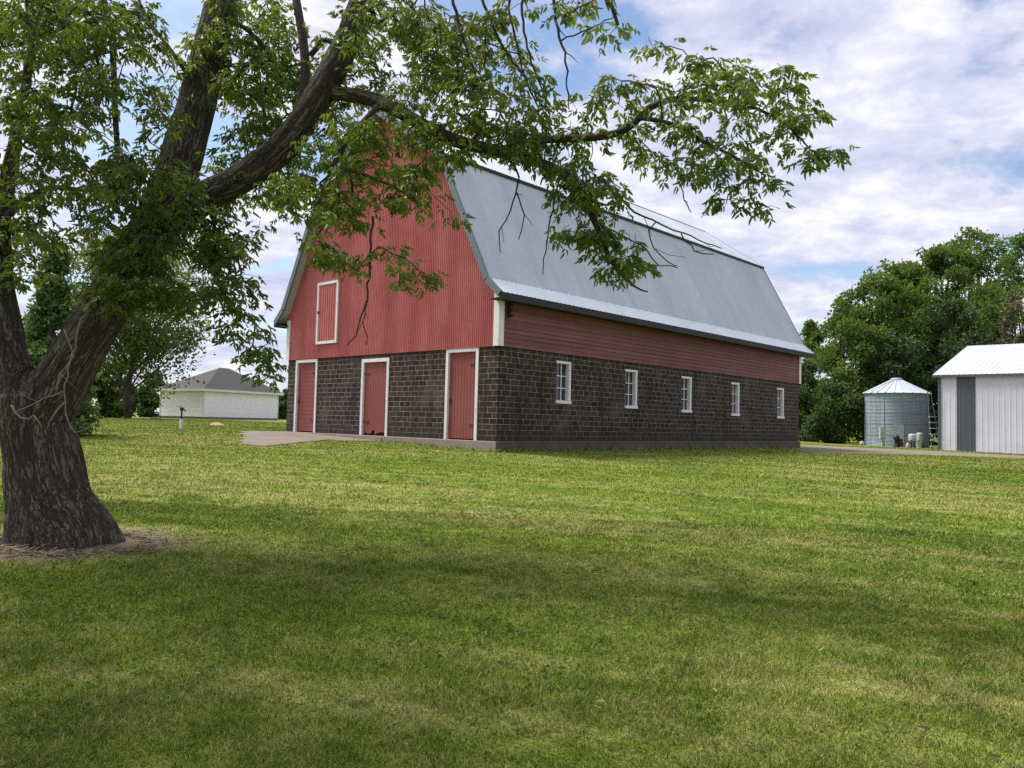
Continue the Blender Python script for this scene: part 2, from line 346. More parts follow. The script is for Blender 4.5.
# driveway passing behind the barn's far end towards the sheds
dtop = [on_ground(x, y) for x, y in ((1120, 459.5), (1024, 456.0), (960, 452.6), (900, 449.6), (850, 447.2))]; dbot = [on_ground(x, y) for x, y in ((1120, 462), (1024, 458.6), (960, 456.2), (900, 454.6), (850, 454), (800, 452.6))]
pb = barn_pt(BL + 1.0, 10, 0); pb2 = barn_pt(BL + .6, .6, 0); pb3 = barn_pt(BL + 7.5, 12, 0)
dpoly = [p[:2] for p in dbot[::1]] + [pb2[:2], pb[:2], pb3[:2]] + [p[:2] for p in dtop[::-1]]
drive = sheet('driveway', smooth_poly(dpoly), MAT['gravel'], .012, 1.0); drive['kind'] = 'structure'
# concrete walk in front of the gable doors
wpoly = [barn_pt(-.02, 5.3, 0)[:2], barn_pt(-.75, 5.6, 0)[:2], on_ground(330, 440)[:2], on_ground(262, 446.5)[:2], on_ground(240, 443.5)[:2], on_ground(243, 439.5)[:2], barn_pt(-1.6, 11.8, 0)[:2], barn_pt(-.02, 11.3, 0)[:2]]
wp = []
for i_ in range(len(wpoly)):
    a_, b_ = np.array(wpoly[i_]), np.array(wpoly[(i_ + 1) % len(wpoly)]); m_ = max(1, int(np.linalg.norm(b_ - a_) / .35))
    for k in range(m_): wp.append(a_ + (b_ - a_) * k / m_ + (R.normal(0, .12, 2) if 0 < i_ < 6 else 0))
walk = sheet('concrete_walk', wp, MAT['conc'], -.05, .8, .072); walk['kind'] = 'structure'

# ------------------------------------------------------------------ barn
barn = thing('barn', 'big red gambrel-roofed barn on a dark block lower storey', 'barn', K, ANG)
BH = 2.8
def wall_grid(mb, horiz, length, z0, z1, holes, pos, depth, flip):
    """outer face with openings; horiz: function (a, z, d) -> xyz with d the distance inward"""
    xs = sorted({0, length} | {a for h in holes for a in h[:2]}); zs = sorted({z0, z1} | {z for h in holes for z in h[2:]})
    for i in range(len(xs) - 1):
        for j in range(len(zs) - 1):
            cx, cz = (xs[i] + xs[i + 1]) / 2, (zs[j] + zs[j + 1]) / 2
            if any(h[0] < cx < h[1] and h[2] < cz < h[3] for h in holes): continue
            p = [horiz(xs[i], zs[j], 0), horiz(xs[i + 1], zs[j], 0), horiz(xs[i + 1], zs[j + 1], 0), horiz(xs[i], zs[j + 1], 0)]
            mb.face(p[::-1] if flip else p)
    for a0, a1, c0, c1 in holes:
        for (p, r) in (((a0, c0), (a0, c1)), ((a1, c1), (a1, c0)), ((a0, c1), (a1, c1)), ((a1, c0), (a0, c0))):
            q = [horiz(*p, 0), horiz(*r, 0), horiz(*r, depth), horiz(*p, depth)]; mb.face(q[::-1] if flip else q)
fr = lambda a, z, d: (d, a, z)            # gable wall: runs along local y at x=0
sd = lambda a, z, d: (a, d, z)            # long wall: runs along local x at y=0
DOORS = [(.80, 2.21, 0, 2.75), (5.08, 6.58, 0, 2.60), (9.38, 10.84, 0, 2.73)]
WINS = [(2.65, 3.34, 1.20, 2.53), (6.38, 7.08, 1.16, 2.51), (10.10, 10.80, 1.12, 2.49), (14.05, 14.74, 1.08, 2.47), (18.42, 19.11, 1.06, 2.45)]
w = MB(); wall_grid(w, fr, BW, 0, BH, DOORS, 0, .16, True); wall_grid(w, sd, BL, 0, BH, WINS, 0, .22, False)
w.face([(BL, 0, 0), (BL, BW, 0), (BL, BW, BH), (BL, 0, BH)]); w.face([(0, BW, 0), (0, BW, BH), (BL, BW, BH), (BL, BW, 0)])
w.build('block_wall', MAT['block'], barn)
ft = MB(); e = .07; ft.box(-e, BL + e, -e, BW + e, -1.1, -.002); ft.build('footing', MAT['footing'], barn, bevel=.02)
# gambrel profile: (distance in from the side wall, height)
PROF = [(-.47, 4.26), (.07, 4.73), (2.22, 8.78), (BW / 2, 11.18)]
def roof_z(s):
    s = min(s, BW - s)
    for (a, za), (b, zb) in zip(PROF, PROF[1:]):
        if s <= b: return za + (zb - za) * (s - a) / (b - a)
    return PROF[-1][1]
def rib(t, period):            # trapezoid rib profile
    f = (t / period) % 1.0; return max(0., min(1., min((f - .0) / .16, (.5 - f) / .16)))
def ribbed_gable(x, sgn, y0, y1, z0, ztop, period, amp, name, mat, parent):
    mb = MB(); st = [0, .16, .34, .5]; ys = [y0]
    k = math.floor(y0 / period)
    while k * period < y1:
        ys += [k * period + s * period for s in st if y0 < k * period + s * period < y1]; k += 1
    ys.append(y1)
    if y0 < BW / 2 < y1 and ztop is None: ys.append(BW / 2)
    if ztop is None: ys += [PROF[1][0], PROF[2][0], BW - PROF[1][0], BW - PROF[2][0]]
    ys = sorted(set(ys))
    for a, b in zip(ys, ys[1:]):
        xa, xb = x + sgn * amp * rib(a, period), x + sgn * amp * rib(b, period)
        za, zb = (roof_z(a) - .03, roof_z(b) - .03) if ztop is None else (ztop, ztop)
        p = [(xa, a, z0), (xb, b, z0), (xb, b, zb), (xa, a, za)]; mb.face(p if sgn > 0 else p[::-1])
    return mb.build(name, mat, parent)
ribbed_gable(-.045, -1, -.02, BW + .02, BH - .04, None, .086, .016, 'gable_siding', MAT['red'], barn)
ribbed_gable(BL + .045, 1, -.02, BW + .02, BH - .04, None, .086, .016, 'gable_siding', MAT['red'], barn)
# lap siding under the eave
lp = MB(); ex = .135; z = BH - .03; n = 0
while z < 4.55:
    z2 = min(z + ex, 4.6)
    lp.face([(.0, -.052, z), (BL, -.052, z), (BL, -.028, z2), (.0, -.028, z2)]); lp.face([(0, -.028, z), (BL, -.028, z), (BL, -.052, z), (0, -.052, z)][::-1]); z = z2
lp.build('lap_siding', MAT['redlap'], barn)
lp2 = MB(); lp2.face([(0, BW + .03, BH), (0, BW + .03, 4.6), (BL, BW + .03, 4.6), (BL, BW + .03, BH)]); lp2.build('lap_siding', MAT['redlap'], barn)
# roof: ribbed steel sheets as real relief
OV = .42; OF = .68
def roof_band(i, side, x0, x1, period, amp, name, mat, drop=0.0):
    (s0, z0), (s1, z1) = PROF[i], PROF[i + 1]; d = nrm([s1 - s0, z1 - z0]); nn = np.array([-d[1], d[0]])
    mb = MB(); st = [0, .12, .26, .38]; xs = {x0, x1}; k = math.floor(x0 / period)
    while k * period < x1:
        xs |= {k * period + s * period for s in st if x0 < k * period + s * period < x1}; k += 1
    xs = sorted(xs)
    def P(x, s, z, o):
        s, z = s + nn[0] * o, z + nn[1] * o; return (x, s if side == 0 else BW - s, z)
    def rr(t):
        f = (t / period) % 1.0; return max(0., min(1., min(f / .12, (.38 - f) / .12)))
    for a, b in zip(xs, xs[1:]):
        oa, ob = amp * rr(a) + drop, amp * rr(b) + drop
        p = [P(a, s0, z0, oa), P(b, s0, z0, ob), P(b, s1, z1, ob), P(a, s1, z1, oa)]; mb.face(p if side == 0 else p[::-1])
    # underside
    p = [P(x0, s0, z0, drop - .06), P(x0, s1, z1, drop - .06), P(x1, s1, z1, drop - .06), P(x1, s0, z0, drop - .06)]; mb.face(p if side == 0 else p[::-1])
    return mb.build(name, mat, barn)
for sidei in (0, 1):
    roof_band(0, sidei, -OV, BL + OF, .20, .012, 'roof_flare', MAT['flare'])
    roof_band(1, sidei, -OV, BL + OF, .14, .016, 'roof_slope', MAT['roof'])
    roof_band(2, sidei, -OV, BL + OF, .14, .016, 'upper_roof', MAT['roof'], .075)
# edge flashings: dark line under the upper roof, slate rakes, dark eave fascia and soffit, blackened to hold the shade beneath
for sidei in (0, 1):
    Y = lambda s: s if sidei == 0 else BW - s
    f = MB(); s, z = PROF[2]
    ya, yb = sorted((Y(s - .075), Y(s + .02))); f.box(-OV, BL + OF, ya, yb, z - .045, z + .055); f.build('break_flashing', MAT['soffit'], barn)
    f = MB(); s, z = PROF[0]; ya, yb = sorted((Y(s - .03), Y(s + .05))); f.box(-OV, BL + OF, ya, yb, z - .21, z - .01); f.build('eave_fascia', MAT['soffit'], barn)
    f = MB(); ya, yb = sorted((Y(s + .05), Y(.02))); f.box(-OV + .02, BL + OF - .02, ya, yb, z - .18, z - .15); f.build('soffit', MAT['soffit'], barn)
    for xe, dx in ((-OV, -1), (BL + OF, 1)):
        r = MB()
        for (s0, z0), (s1, z1), lift in zip(PROF, PROF[1:], (0.03, .03, .10)):
            d = nrm([s1 - s0, z1 - z0]); nn = np.array([-d[1], d[0]]); P = []
            for (s, z) in ((s0, z0), (s1, z1)):
                for o in (lift, -.17): P.append((s + nn[0] * o, z + nn[1] * o))
            a, b = (xe + dx * .035, xe - dx * .03)
            q = [P[0], P[2], P[3], P[1]]
            for xx, fl in ((a, dx > 0), (b, dx < 0)):
                r.face([(xx, Y(s), z) for s, z in q][::(1 if fl == (sidei == 0) else -1)])
            for i in range(4):
                (s, z), (t, y) = q[i], q[(i + 1) % 4]; r.face([(a, Y(s), z), (b, Y(s), z), (b, Y(t), y), (a, Y(t), y)])
        r.build('rake_trim', MAT['trim'], barn)
rc = MB(); zt = PROF[-1][1] + .09
for sg in (-1, 1): rc.face([(-OV, BW / 2, zt + .03), (BL + OF, BW / 2, zt + .03), (BL + OF, BW / 2 + sg * .22, zt - .10), (-OV, BW / 2 + sg * .22, zt - .10)][::sg])
rc.build('ridge_cap', MAT['flare'], barn)
for (xa, ya, cx, cy) in ((-.085, -.085, 1, 1), (-.085, BW + .085, 1, -1), (BL + .085, -.085, -1, 1)):
    c = MB(); x1, y1 = xa + cx * .22, ya + cy * .22
    zb = 4.18 if cy else 4.2
    c.box(min(xa, xa + cx * .03), max(xa, xa + cx * .03), min(ya, y1), max(ya, y1), BH - .03, 4.32)
    c.box(min(xa + cx * .031, x1), max(xa + cx * .031, x1), min(ya, ya + cy * .03), max(ya, ya + cy * .03), BH - .03, 4.32); c.build('corner_board', MAT['white'], barn)
# doors
def barn_door(a0, a1, c0, c1, i):
    fwid = .10; dr = MB()
    if i == 2:     # horizontal boards
        z = c0 + .05
        while z < c1 - fwid - .01:
            dr.box(.055, .09 + random.uniform(-.004, .004), a0 + fwid, a1 - fwid, z, min(z + .148, c1 - fwid)); z += .155
        d = dr.build('door', MAT['reddoor'], barn)
    else:
        zb = c0 + (.04 if i == 0 else .02); k = 0; y = a0 + fwid
        while y < a1 - fwid - .005:
            y2 = min(y + .135, a1 - fwid)
            low = zb + (random.choice([.03, .06, .10, .16, .07]) if i == 1 else 0); dr.box(.045, .085 + .008 * (k % 2), y, y2 - .012, low, c1 - fwid); dr.box(.06, .085, y2 - .012, y2, low, c1 - fwid); y = y2; k += 1
        d = dr.build('door', MAT['reddoor'], barn)
    fm = MB(); fm.box(-.03, .12, a0 - .015, a0 + fwid, c0, c1 + .02); fm.box(-.03, .12, a1 - fwid, a1 + .015, c0, c1 + .02); fm.box(-.034, .12, a0 + fwid, a1 - fwid, c1 - fwid, c1 + .02)
    fm.build('door_frame', MAT['white'], d, bevel=.008)
    hs = a0 + fwid if i != 1 else a1 - fwid
    for zz in (c0 + .45, c1 - .5):
        h = MB(); h.box(.02, .05, min(hs, hs + (.3 if i != 1 else -.3)), max(hs, hs + (.3 if i != 1 else -.3)), zz, zz + .045); h.build('hinge', MAT['rust'], d)
    la = MB(); ls = (a1 - fwid - .12) if i != 1 else (a0 + fwid + .05); la.box(.02, .05, ls, ls + .07, c0 + 1.1, c0 + 1.24); la.build('latch', MAT['dark'], d)
    b = MB(); b.face([(.15, a0, c0), (.15, a0, c1), (.15, a1, c1), (.15, a1, c0)]); b.build('door_back', MAT['dark'], d)
    return d
d0 = barn_door(*DOORS[0], 0); d1 = barn_door(*DOORS[1], 1); d2 = barn_door(*DOORS[2], 2)
d0['label'] = 'door of vertical red boards nearest the corner'; d1['label'] = 'red door with a ragged rotten bottom edge'; d2['label'] = 'red door of horizontal boards'
a0, a1, c0, c1 = 8.06, 9.40, 3.27, 5.56
hd = MB(); hd.box(-.085, -.055, a0 + .09, a1 - .09, c0 + .09, c1 - .09)
for k in range(8): hd.box(-.10, -.0851, a0 + .12 + k * .145, a0 + .16 + k * .145, c0 + .09, c1 - .09)
hd = hd.build('hay_door', MAT['red'], barn)
fm = MB(); fm.box(-.12, -.05, a0, a0 + .10, c0, c1); fm.box(-.12, -.05, a1 - .10, a1, c0, c1); fm.box(-.124, -.05, a0 + .1, a1 - .1, c0, c0 + .10); fm.box(-.124, -.05, a0 + .1, a1 - .1, c1 - .10, c1)
fm.build('door_frame', MAT['white'], hd, bevel=.008)
h = MB(); h.box(-.13, -.10, a1 - .16, a1 - .06, (c0 + c1) / 2, (c0 + c1) / 2 + .09); h.build('latch', MAT['dark'], hd)
# long-wall windows: glass set back, white jambs and sill
def barn_window(a0, a1, c0, c1, wall=sd):
    fm = MB()
    B = lambda a, b, d0, d1, z0, z1: fm.box(a, b, d0, d1, z0, z1) if wall is sd else fm.box(d0, d1, a, b, z0, z1)
    B(a0 - .005, a0 + .05, .05, .20, c0 + .10, c1 - .07); B(a1 - .085, a1 + .02, -.012, .20, c0 + .10, c1 - .07); B(a0 - .02, a1 + .02, -.014, .20, c1 - .07, c1 + .01)
    o = fm.build('window_frame', MAT['white'], barn, bevel=.006)
    fm = MB(); B(a0 - .03, a1 + .03, -.05, .20, c0 - .01, c0 + .095); fm.build('sill', MAT['white'], o, bevel=.01)
    fm = MB(); mid = (a0 + a1) / 2; B(mid - .014, mid + .014, .095, .13, c0 + .10, c1 - .07)
    for k in (1, 2):
        zz = c0 + .10 + (c1 - c0 - .17) * k / 3; B(a0 + .051, mid - .015, .095, .13, zz - .014, zz + .014); B(mid + .015, a1 - .086, .095, .13, zz - .014, zz + .014)
    fm.build('muntin', MAT['white'], o)
    fm = MB(); B(a0 + .07, a1 - .07, .14, .15, c0 + .08, c1 - .06); fm.build('pane', MAT['glass'], o)
for wn in WINS: barn_window(*wn)
# small window high in the gable
gw = MB(); y0, y1, z0, z1 = 3.75, 4.35, 7.95, 8.75
gw.box(-.12, -.05, y0, y0 + .08, z0, z1); gw.box(-.12, -.05, y1 - .08, y1, z0, z1); gw.box(-.14, -.05, y0 - .03, y1 + .03, z0 - .08, z0); gw.box(-.122, -.05, y0 + .08, y1 - .08, z1 - .08, z1)
gwo = gw.build('window_frame', MAT['white'], barn); gw = MB(); gw.box(-.09, -.07, y0 + .08, y1 - .08, z0, z1 - .08); gw.build('pane', MAT['glass'], gwo)
gw = MB(); gw.box(-.105, -.091, (y0 + y1) / 2 - .015, (y0 + y1) / 2 + .015, z0, z1 - .08); gw.build('muntin', MAT['white'], gwo)
# wire bracket with insulators under the eave by the corner
br = MB(); br.box(.30, .36, -.16, -.055, 3.62, 4.10)
for zz in (3.68, 3.84, 4.0): br.tube([(.33, -.16, zz), (.33, -.24, zz)], [.018, .018], 8); br.tube([(.33, -.24, zz - .045), (.33, -.24, zz), (.33, -.24, zz + .045)], [.045, .03, .045], 10)
br.build('insulator_bracket', MAT['dark'], barn)

# ------------------------------------------------------------------ the big tree
D0 = TB[1]
def P(px, py, dd=0.0): return at(px, py, D0 + dd)
PX = D0 / F_PX                                            # metres per pixel at the trunk
def resample(pts, rads, step):
    pts = np.array(pts, float); rads = np.array(rads, float); n = len(pts)
    ext = np.vstack([2 * pts[0] - pts[1], pts, 2 * pts[-1] - pts[-2]]); op, orr = [], []
    for i in range(n - 1):
        p0, p1, p2, p3 = ext[i:i + 4]; m = max(2, int(np.linalg.norm(p2 - p1) / step))
        for k in range(m):
            t = k / m; op.append(.5 * ((2 * p1) + (-p0 + p2) * t + (2 * p0 - 5 * p1 + 4 * p2 - p3) * t * t + (-p0 + 3 * p1 - 3 * p2 + p3) * t ** 3)); orr.append(rads[i] * (1 - t) + rads[i + 1] * t)
    op.append(pts[-1]); orr.append(rads[-1]); return np.array(op), np.array(orr)
limbs = []
def limb(pp, step=.12, jit=.0):
    pts = [P(x, y, d) for x, y, d, r in pp]; rr = [r * PX for *_, r in pp]; o = resample(pts, rr, step)
    if jit: o = (o[0] + R.normal(0, jit, o[0].shape) * (np.arange(len(o[0]))[:, None] > 1), o[1])
    limbs.append(o); return o
base_z = TB[2]
trunk_pts = [(TB + np.array([0, 0.05, -.25])), TB + np.array([0, .05, .02]), P(49, 500, .05), P(42, 460, .05), P(36, 425, .05), P(36, 396, .05)]
trunk = resample(trunk_pts, [45 * PX, 42 * PX, 37 * PX, 34 * PX, 33 * PX, 32 * PX], .05)
main_r = limb([(42, 412, .02, 27), (70, 365, .05, 25), (100, 318, .1, 23), (130, 265, .1, 22), (163, 212, .15, 22), (184, 150, .35, 21), (203, 80, .6, 19), (220, 5, .9, 17), (240, -90, 1.3, 14), (250, -190, 1.6, 9), (262, -300, 1.8, 4)])
right = limb([(172, 222, .12, 18), (205, 197, .05, 16), (248, 174, .0, 15), (292, 136, -.05, 15), (325, 85, -.05, 14), (348, 38, .0, 13), (366, -10, .1, 13), (395, -90, .3, 10), (430, -180, .5, 6), (470, -270, .6, 3)])
leftst = limb([(28, 412, .05, 24), (10, 362, .15, 19), (2, 315, .25, 17), (-3, 270, .3, 14), (2, 215, .3, 9), (16, 140, .3, 6), (28, 70, .35, 5), (42, -20, .4, 5), (60, -130, .5, 3)], )
leftup = limb([(-3, 275, .3, 13), (-40, 190, .2, 11), (-90, 90, .0, 9), (-140, -40, -.4, 7), (-170, -160, -.6, 4)])
outer = limb([(330, 92, -.05, 8), (368, 98, -.2, 7), (405, 115, -.4, 6.5), (450, 138, -.6, 6.5), (500, 152, -.75, 5.5), (548, 166, -.85, 5), (575, 185, -.9, 4.5), (595, 222, -.9, 3.4), (612, 262, -.85, 2.2), (634, 286, -.8, 1.2), (648, 292, -.8, .7)], .1)
spray = limb([(500, 150, -.75, 3.8), (545, 140, -.85, 3.6), (590, 138, -.95, 3.6), (625, 130, -1.0, 3.4), (650, 108, -1.05, 3), (675, 99, -1.1, 2.5), (715, 101, -1.15, 2), (755, 108, -1.2, 1.5), (790, 128, -1.2, 1), (812, 152, -1.2, .6)], .1)
limb([(640, 118, -1.05, 2.2), (672, 124, -1.2, 1.8), (705, 142, -1.3, 1.4), (740, 160, -1.35, 1), (766, 176, -1.35, .6)], .1)
limb([(300, 130, -.02, 6), (302, 100, .1, 5.5), (305, 60, .2, 5), (298, 10, .3, 4.5), (285, -60, .5, 4), (270, -150, .6, 2)])
limb([(342, 48, .0, 3.4), (326, 40, .1, 3), (310, 56, .15, 3)])
limb([(222, 18, .9, 3), (245, 28, .8, 2.6), (262, 45, .7, 2), (285, 75, .7, 1.2)])
limb([(187, 74, .45, 2.4), (165, 42, .3, 2), (148, 20, .1, 1.6), (135, -10, -.1, 1.2)])
limb([(118, 165, -.1, 2.6), (115, 110, -.15, 2.8), (112, 45, -.2, 3), (103, -5, -.2, 3.2), (95, -80, -.2, 3.2), (110, -160, 0, 3)])
limb([(0, 222, .3, 4), (26, 200, .2, 3.6), (50, 188, .1, 3), (82, 190, .0, 2)])
limb([(366, -10, .1, 7), (430, -40, -.6, 6), (500, -50, -1.2, 5), (560, -40, -1.5, 4), (600, -20, -1.6, 2.4), (618, 25, -1.6, 1.4)])
drop = limb([(380, 104, -.3, 3), (352, 135, -.5, 2.6), (334, 165, -.6, 2.2), (350, 170, -.65, 2), (392, 186, -.7, 1.4), (420, 205, -.7, .8)], .08)
# limbs of the crown out of the frame, towards the viewer's side
limb([(221, 0, .9, 13), (200, -60, .2, 12), (150, -260, -2.2, 9), (160, -560, -3.6, 5), (200, -900, -4.4, 2.5)])
limb([(366, -10, .1, 9), (400, -150, -1.2, 8), (480, -360, -2.6, 5), (540, -620, -3.4, 2)])
limb([(-40, 190, .2, 10), (-180, 40, -1.2, 8), (-330, -200, -2.6, 5), (-420, -420, -3.4, 2.5)])

# clusters of foliage: centre (px, py), spread, depth offset, depth spread, number of twigs
CL = [(35, 50, 70, 85, -0.2, 1.5, 129, -0.08), (110, 105, 75, 100, -0.4, 1.3, 129, -0.08), (50, 185, 70, 60, -0.2, 1.2, 86, -0.08), (150, 205, 50, 55, -0.55, 0.5, 78, 0), (125, 280, 40, 42, -0.5, 0.4, 55, -0.08), (185, 265, 45, 55, 0.1, 0.7, 60, 0), (250, 55, 60, 65, 0.9, 0.9, 215, 0.16), (255, 170, 55, 50, 0.7, 0.8, 95, 0.16), (232, 285, 26, 60, -0.3, 0.4, 38, 0), (262, 345, 12, 45, -0.3, 0.3, 14, 0.16), (315, 195, 40, 55, -0.4, 0.5, 32, 0.36), (355, 235, 45, 45, -0.6, 0.5, 34, 0.36), (345, 140, 45, 30, -0.3, 0.5, 12, 0.36), (415, 278, 38, 13, -0.75, 0.25, 8, 0.36), (425, 205, 32, 25, -0.7, 0.4, 7, 0.36), (395, 50, 75, 60, 0.1, 1.0, 147, 0.16), (480, 70, 60, 62, -0.5, 0.9, 98, 0.16), (470, 140, 48, 22, -0.65, 0.4, 17, 0.36), (550, 140, 50, 36, -0.9, 0.5, 51, 0), (590, 205, 38, 40, -0.9, 0.4, 44, 0.14), (618, 255, 25, 30, -0.9, 0.3, 18, 0.14), (630, 115, 48, 44, -1.0, 0.6, 29, 0.14), (700, 85, 56, 29, -1.2, 0.6, 25, 0.14), (760, 100, 51, 39, -1.3, 0.6, 28, 0.14), (700, 150, 70, 27, -1.3, 0.6, 27, 0.14), (793, 140, 28, 33, -1.3, 0.4, 10, 0.14), (765, 195, 28, 18, -1.35, 0.3, 6, 0.14), (725, 185, 41, 23, -1.3, 0.4, 9, 0.14), (600, 25, 32, 29, -1.6, 0.3, 6, 0.14), (690, 62, 15, 14, -1.2, 0.2, 3, 0.14), (20, 255, 40, 40, 0.2, 0.6, 34, -0.08), (90, 20, 60, 30, -0.6, 0.8, 43, -0.08), (655, 45, 8, 18, -1.2, 0.2, 3, 0.14), (788, 75, 14, 10, -1.3, 0.2, 3, 0.14), (530, 10, 60, 18, -1.3, 0.4, 11, 0), (385, 150, 45, 32, -0.3, 0.5, 22, 0.36), (345, 185, 40, 35, -0.4, 0.5, 15, 0.36), (300, 110, 50, 50, 0.8, 0.6, 50, 0.2), (400, 190, 30, 25, -0.5, 0.4, 9, 0.36), (20, 20, 60, 30, -0.3, 1.0, 38, -0.08), (215, 225, 45, 40, 0.4, 0.6, 40, 0.1), (395, 128, 42, 18, -0.5, 0.4, 20, 0.25), (425, 160, 26, 22, -0.6, 0.3, 11, 0.3), (350, 150, 30, 30, -0.3, 0.4, 9, 0.3), (830, 150, 9, 18, -1.3, 0.2, 4, 0.14), (812, 118, 12, 14, -1.3, 0.2, 4, 0.14)]
att = []; meta = []
lit_bias = []  # leaf tint offset per cluster: sunlit clumps painted lighter, shaded ones darker
for cx, cy, rx, ry, d, dr, n, bs in CL:
    for _ in range(n):
        while True:
            a, b = R.uniform(-1, 1, 2)
            if a * a + b * b < 1: break
        att.append(P(cx + a * rx, cy + b * ry, d + R.uniform(-1, 1) * dr)); meta.append(0); lit_bias.append(bs)
# unseen crown masses, placed to shade the lawn and block sky: ellipsoids in metres
for c, r, n in (((-7.0, 8.0, 8.8), (2.2, 1.6, 1.8), 40), ((-6.2, 4.7, 8.3), (2.7, 2.0, 1.5), 420), ((-4.8, 2.6, 8.4), (2.6, 1.6, 1.2), 150), ((-9.3, 7, 7.0), (2.6, 3.0, 2.8), 160), ((-3.6, 1.6, 7.8), (2.0, 1.3, 1.0), 130)):
    for _ in range(n):
        while True:
            q = R.uniform(-1, 1, 3)
            if q @ q < 1: break
        p = np.array(c) + q * np.array(r); k = M.T @ (p - EYE)
        if k[2] > .3:
            x, y = k[0] / k[2] * F_PX + 512, k[1] / k[2] * F_PX + 384
            if y > -45 and -60 < x < 1084: continue
        att.append(p); meta.append(1); lit_bias.append(0.)
att = np.array(att); meta = np.array(meta)
# grow: join every attractor to the nearest wood, nearest first
nodes = [trunk[0][-1]]; par = [-1]; nrad = [0.3]
for lp_, lr_ in limbs:
    for i in range(0, len(lp_)):
        nodes.append(lp_[i]); par.append(-2); nrad.append(lr_[i])
NA = 60000; narr = np.zeros((NA, 3)); narr[:len(nodes)] = nodes; cnt = len(nodes); base_cnt = cnt
parent = np.full(NA, -2, int); tips = []
dmin = np.full(len(att), 1e9); near = np.zeros(len(att), int)
def relax(s, e, alive):
    global dmin, near
    if e <= s: return
    d = np.linalg.norm(att[:, None] - narr[None, s:e], axis=2); j = d.argmin(1); dv = d[np.arange(len(att)), j]
    up = dv < dmin; dmin = np.where(up, dv, dmin); near = np.where(up, j + s, near)
for s in range(0, cnt, 200): relax(s, min(cnt, s + 200), None)
alive = np.ones(len(att), bool)
while alive.any():
    i = np.where(alive, dmin, 1e9).argmin(); alive[i] = False
    a = narr[near[i]].copy(); b = att[i]; L = np.linalg.norm(b - a); m = max(2, int(L / .13)); s = cnt; pr = near[i]
    side_ = R.normal(0, .12, 3) * L
    for k in range(1, m + 1):
        t = k / m; q = a * (1 - t) + b * t + side_ * t * (1 - t) + np.array([0, 0, .22 * L * t * (1 - t)])
        narr[cnt] = q; parent[cnt] = pr; pr = cnt; cnt += 1
    tips.append((s, cnt, meta[i], lit_bias[i])); dmin[i] = 1e9
    if cnt > NA - 50: break
    relax(s, cnt, alive)
# twig thickness from what each carries
load = np.zeros(cnt)
for s, e, _, _ in tips: load[e - 1] += 1
for i in range(cnt - 1, base_cnt - 1, -1):
    if parent[i] >= base_cnt: load[parent[i]] += load[i]
trad = .0026 * np.maximum(load, 1) ** .42
tree = thing('shade_tree', 'massive forked box elder with furrowed trunk overhanging the lawn', 'tree', TB)
TBv = TB
tm = MB(); NS = 26
ph = R.uniform(0, 6.28, 6)
def flare_fun(i, w):
    z = (trunk[0][i][2] - base_z); k = max(0., 1 - z / .55) ** 1.6; lob = .55 + .45 * math.cos(5 * w + ph[0] + .6 * math.sin(2 * w + ph[1]))
    return 1 + k * (.06 + .34 * lob) + .05 * math.sin(5 * w + ph[2] + 1.2 * z) + .03 * math.sin(9 * w + ph[3])
tm.tube([p - TBv for p in trunk[0]], list(trunk[1]), 48, True, flare_fun)
for lp_, lr_ in limbs:
    if lr_.max() > 7.5 * PX: tm.tube([p - TBv for p in lp_], list(np.maximum(lr_, .012)), 14)
to = tm.build('trunk', MAT['bark'], None)
rm = to.modifiers.new('r', 'REMESH'); rm.mode = 'VOXEL'; rm.voxel_size = .020; sm = to.modifiers.new('s', 'SMOOTH'); sm.iterations = 5; sm.factor = .5
dg = bpy.context.evaluated_depsgraph_get(); me = bpy.data.meshes.new_from_object(to.evaluated_get(dg)); to.modifiers.clear(); to.data = me; to.parent = tree
nv = len(me.vertices); co = np.empty(nv * 3, np.float32); me.vertices.foreach_get('co', co); co = co.reshape(-1, 3); no = np.empty(nv * 3, np.float32); me.vertices.foreach_get('normal', no); no = no.reshape(-1, 3)
from mathutils import noise as mn
# bark runs along each limb: every vertex gets (across, across, along) in the frame of the nearest wood
SP, SA, SC, SS, SR = [], [], [], [], []
for li, (lp_, lr_) in enumerate([trunk] + [l for l in limbs if l[1].max() > 7.5 * PX]):
    t = np.gradient(lp_, axis=0); t /= np.linalg.norm(t, axis=1, keepdims=True); sl_ = np.concatenate([[0], np.cumsum(np.linalg.norm(np.diff(lp_, axis=0), axis=1))]); a = nrm(np.cross(t[0], [0.3, 1, .2]))
    for k in range(len(lp_)):
        a = nrm(a - t[k] * (a @ t[k])); SP.append(lp_[k] - TBv); SA.append(a); SC.append(np.cross(t[k], a)); SS.append((t[k], sl_[k] + li * 7.3)); SR.append(lr_[k])
SP = np.array(SP); SA = np.array(SA); SC = np.array(SC); ST = np.array([x[0] for x in SS]); SL = np.array([x[1] for x in SS]); SR = np.array(SR)
bk = np.empty((nv, 3), np.float32)
for k0 in range(0, nv, 4000):
    d = co[k0:k0 + 4000, None] - SP[None]; ix = (np.linalg.norm(d, axis=2) / (SR[None] + .02)).argmin(1); o_ = co[k0:k0 + 4000] - SP[ix]
    bk[k0:k0 + 4000] = np.stack([(o_ * SA[ix]).sum(1), (o_ * SC[ix]).sum(1), SL[ix] + (o_ * ST[ix]).sum(1)], 1)
atb = me.attributes.new('bark', 'FLOAT_VECTOR', 'POINT'); atb.data.foreach_set('vector', bk.ravel())
dsp = np.array([abs(mn.noise(Vector((c[0] * 9, c[1] * 9, c[2] * 1.4)))) * 2 + .5 * mn.noise(Vector((c[0] * 24, c[1] * 24, c[2] * 4))) - .5 for c in bk], np.float32)
amp = np.where(co[:, 2] < 2.2, .022, .012)
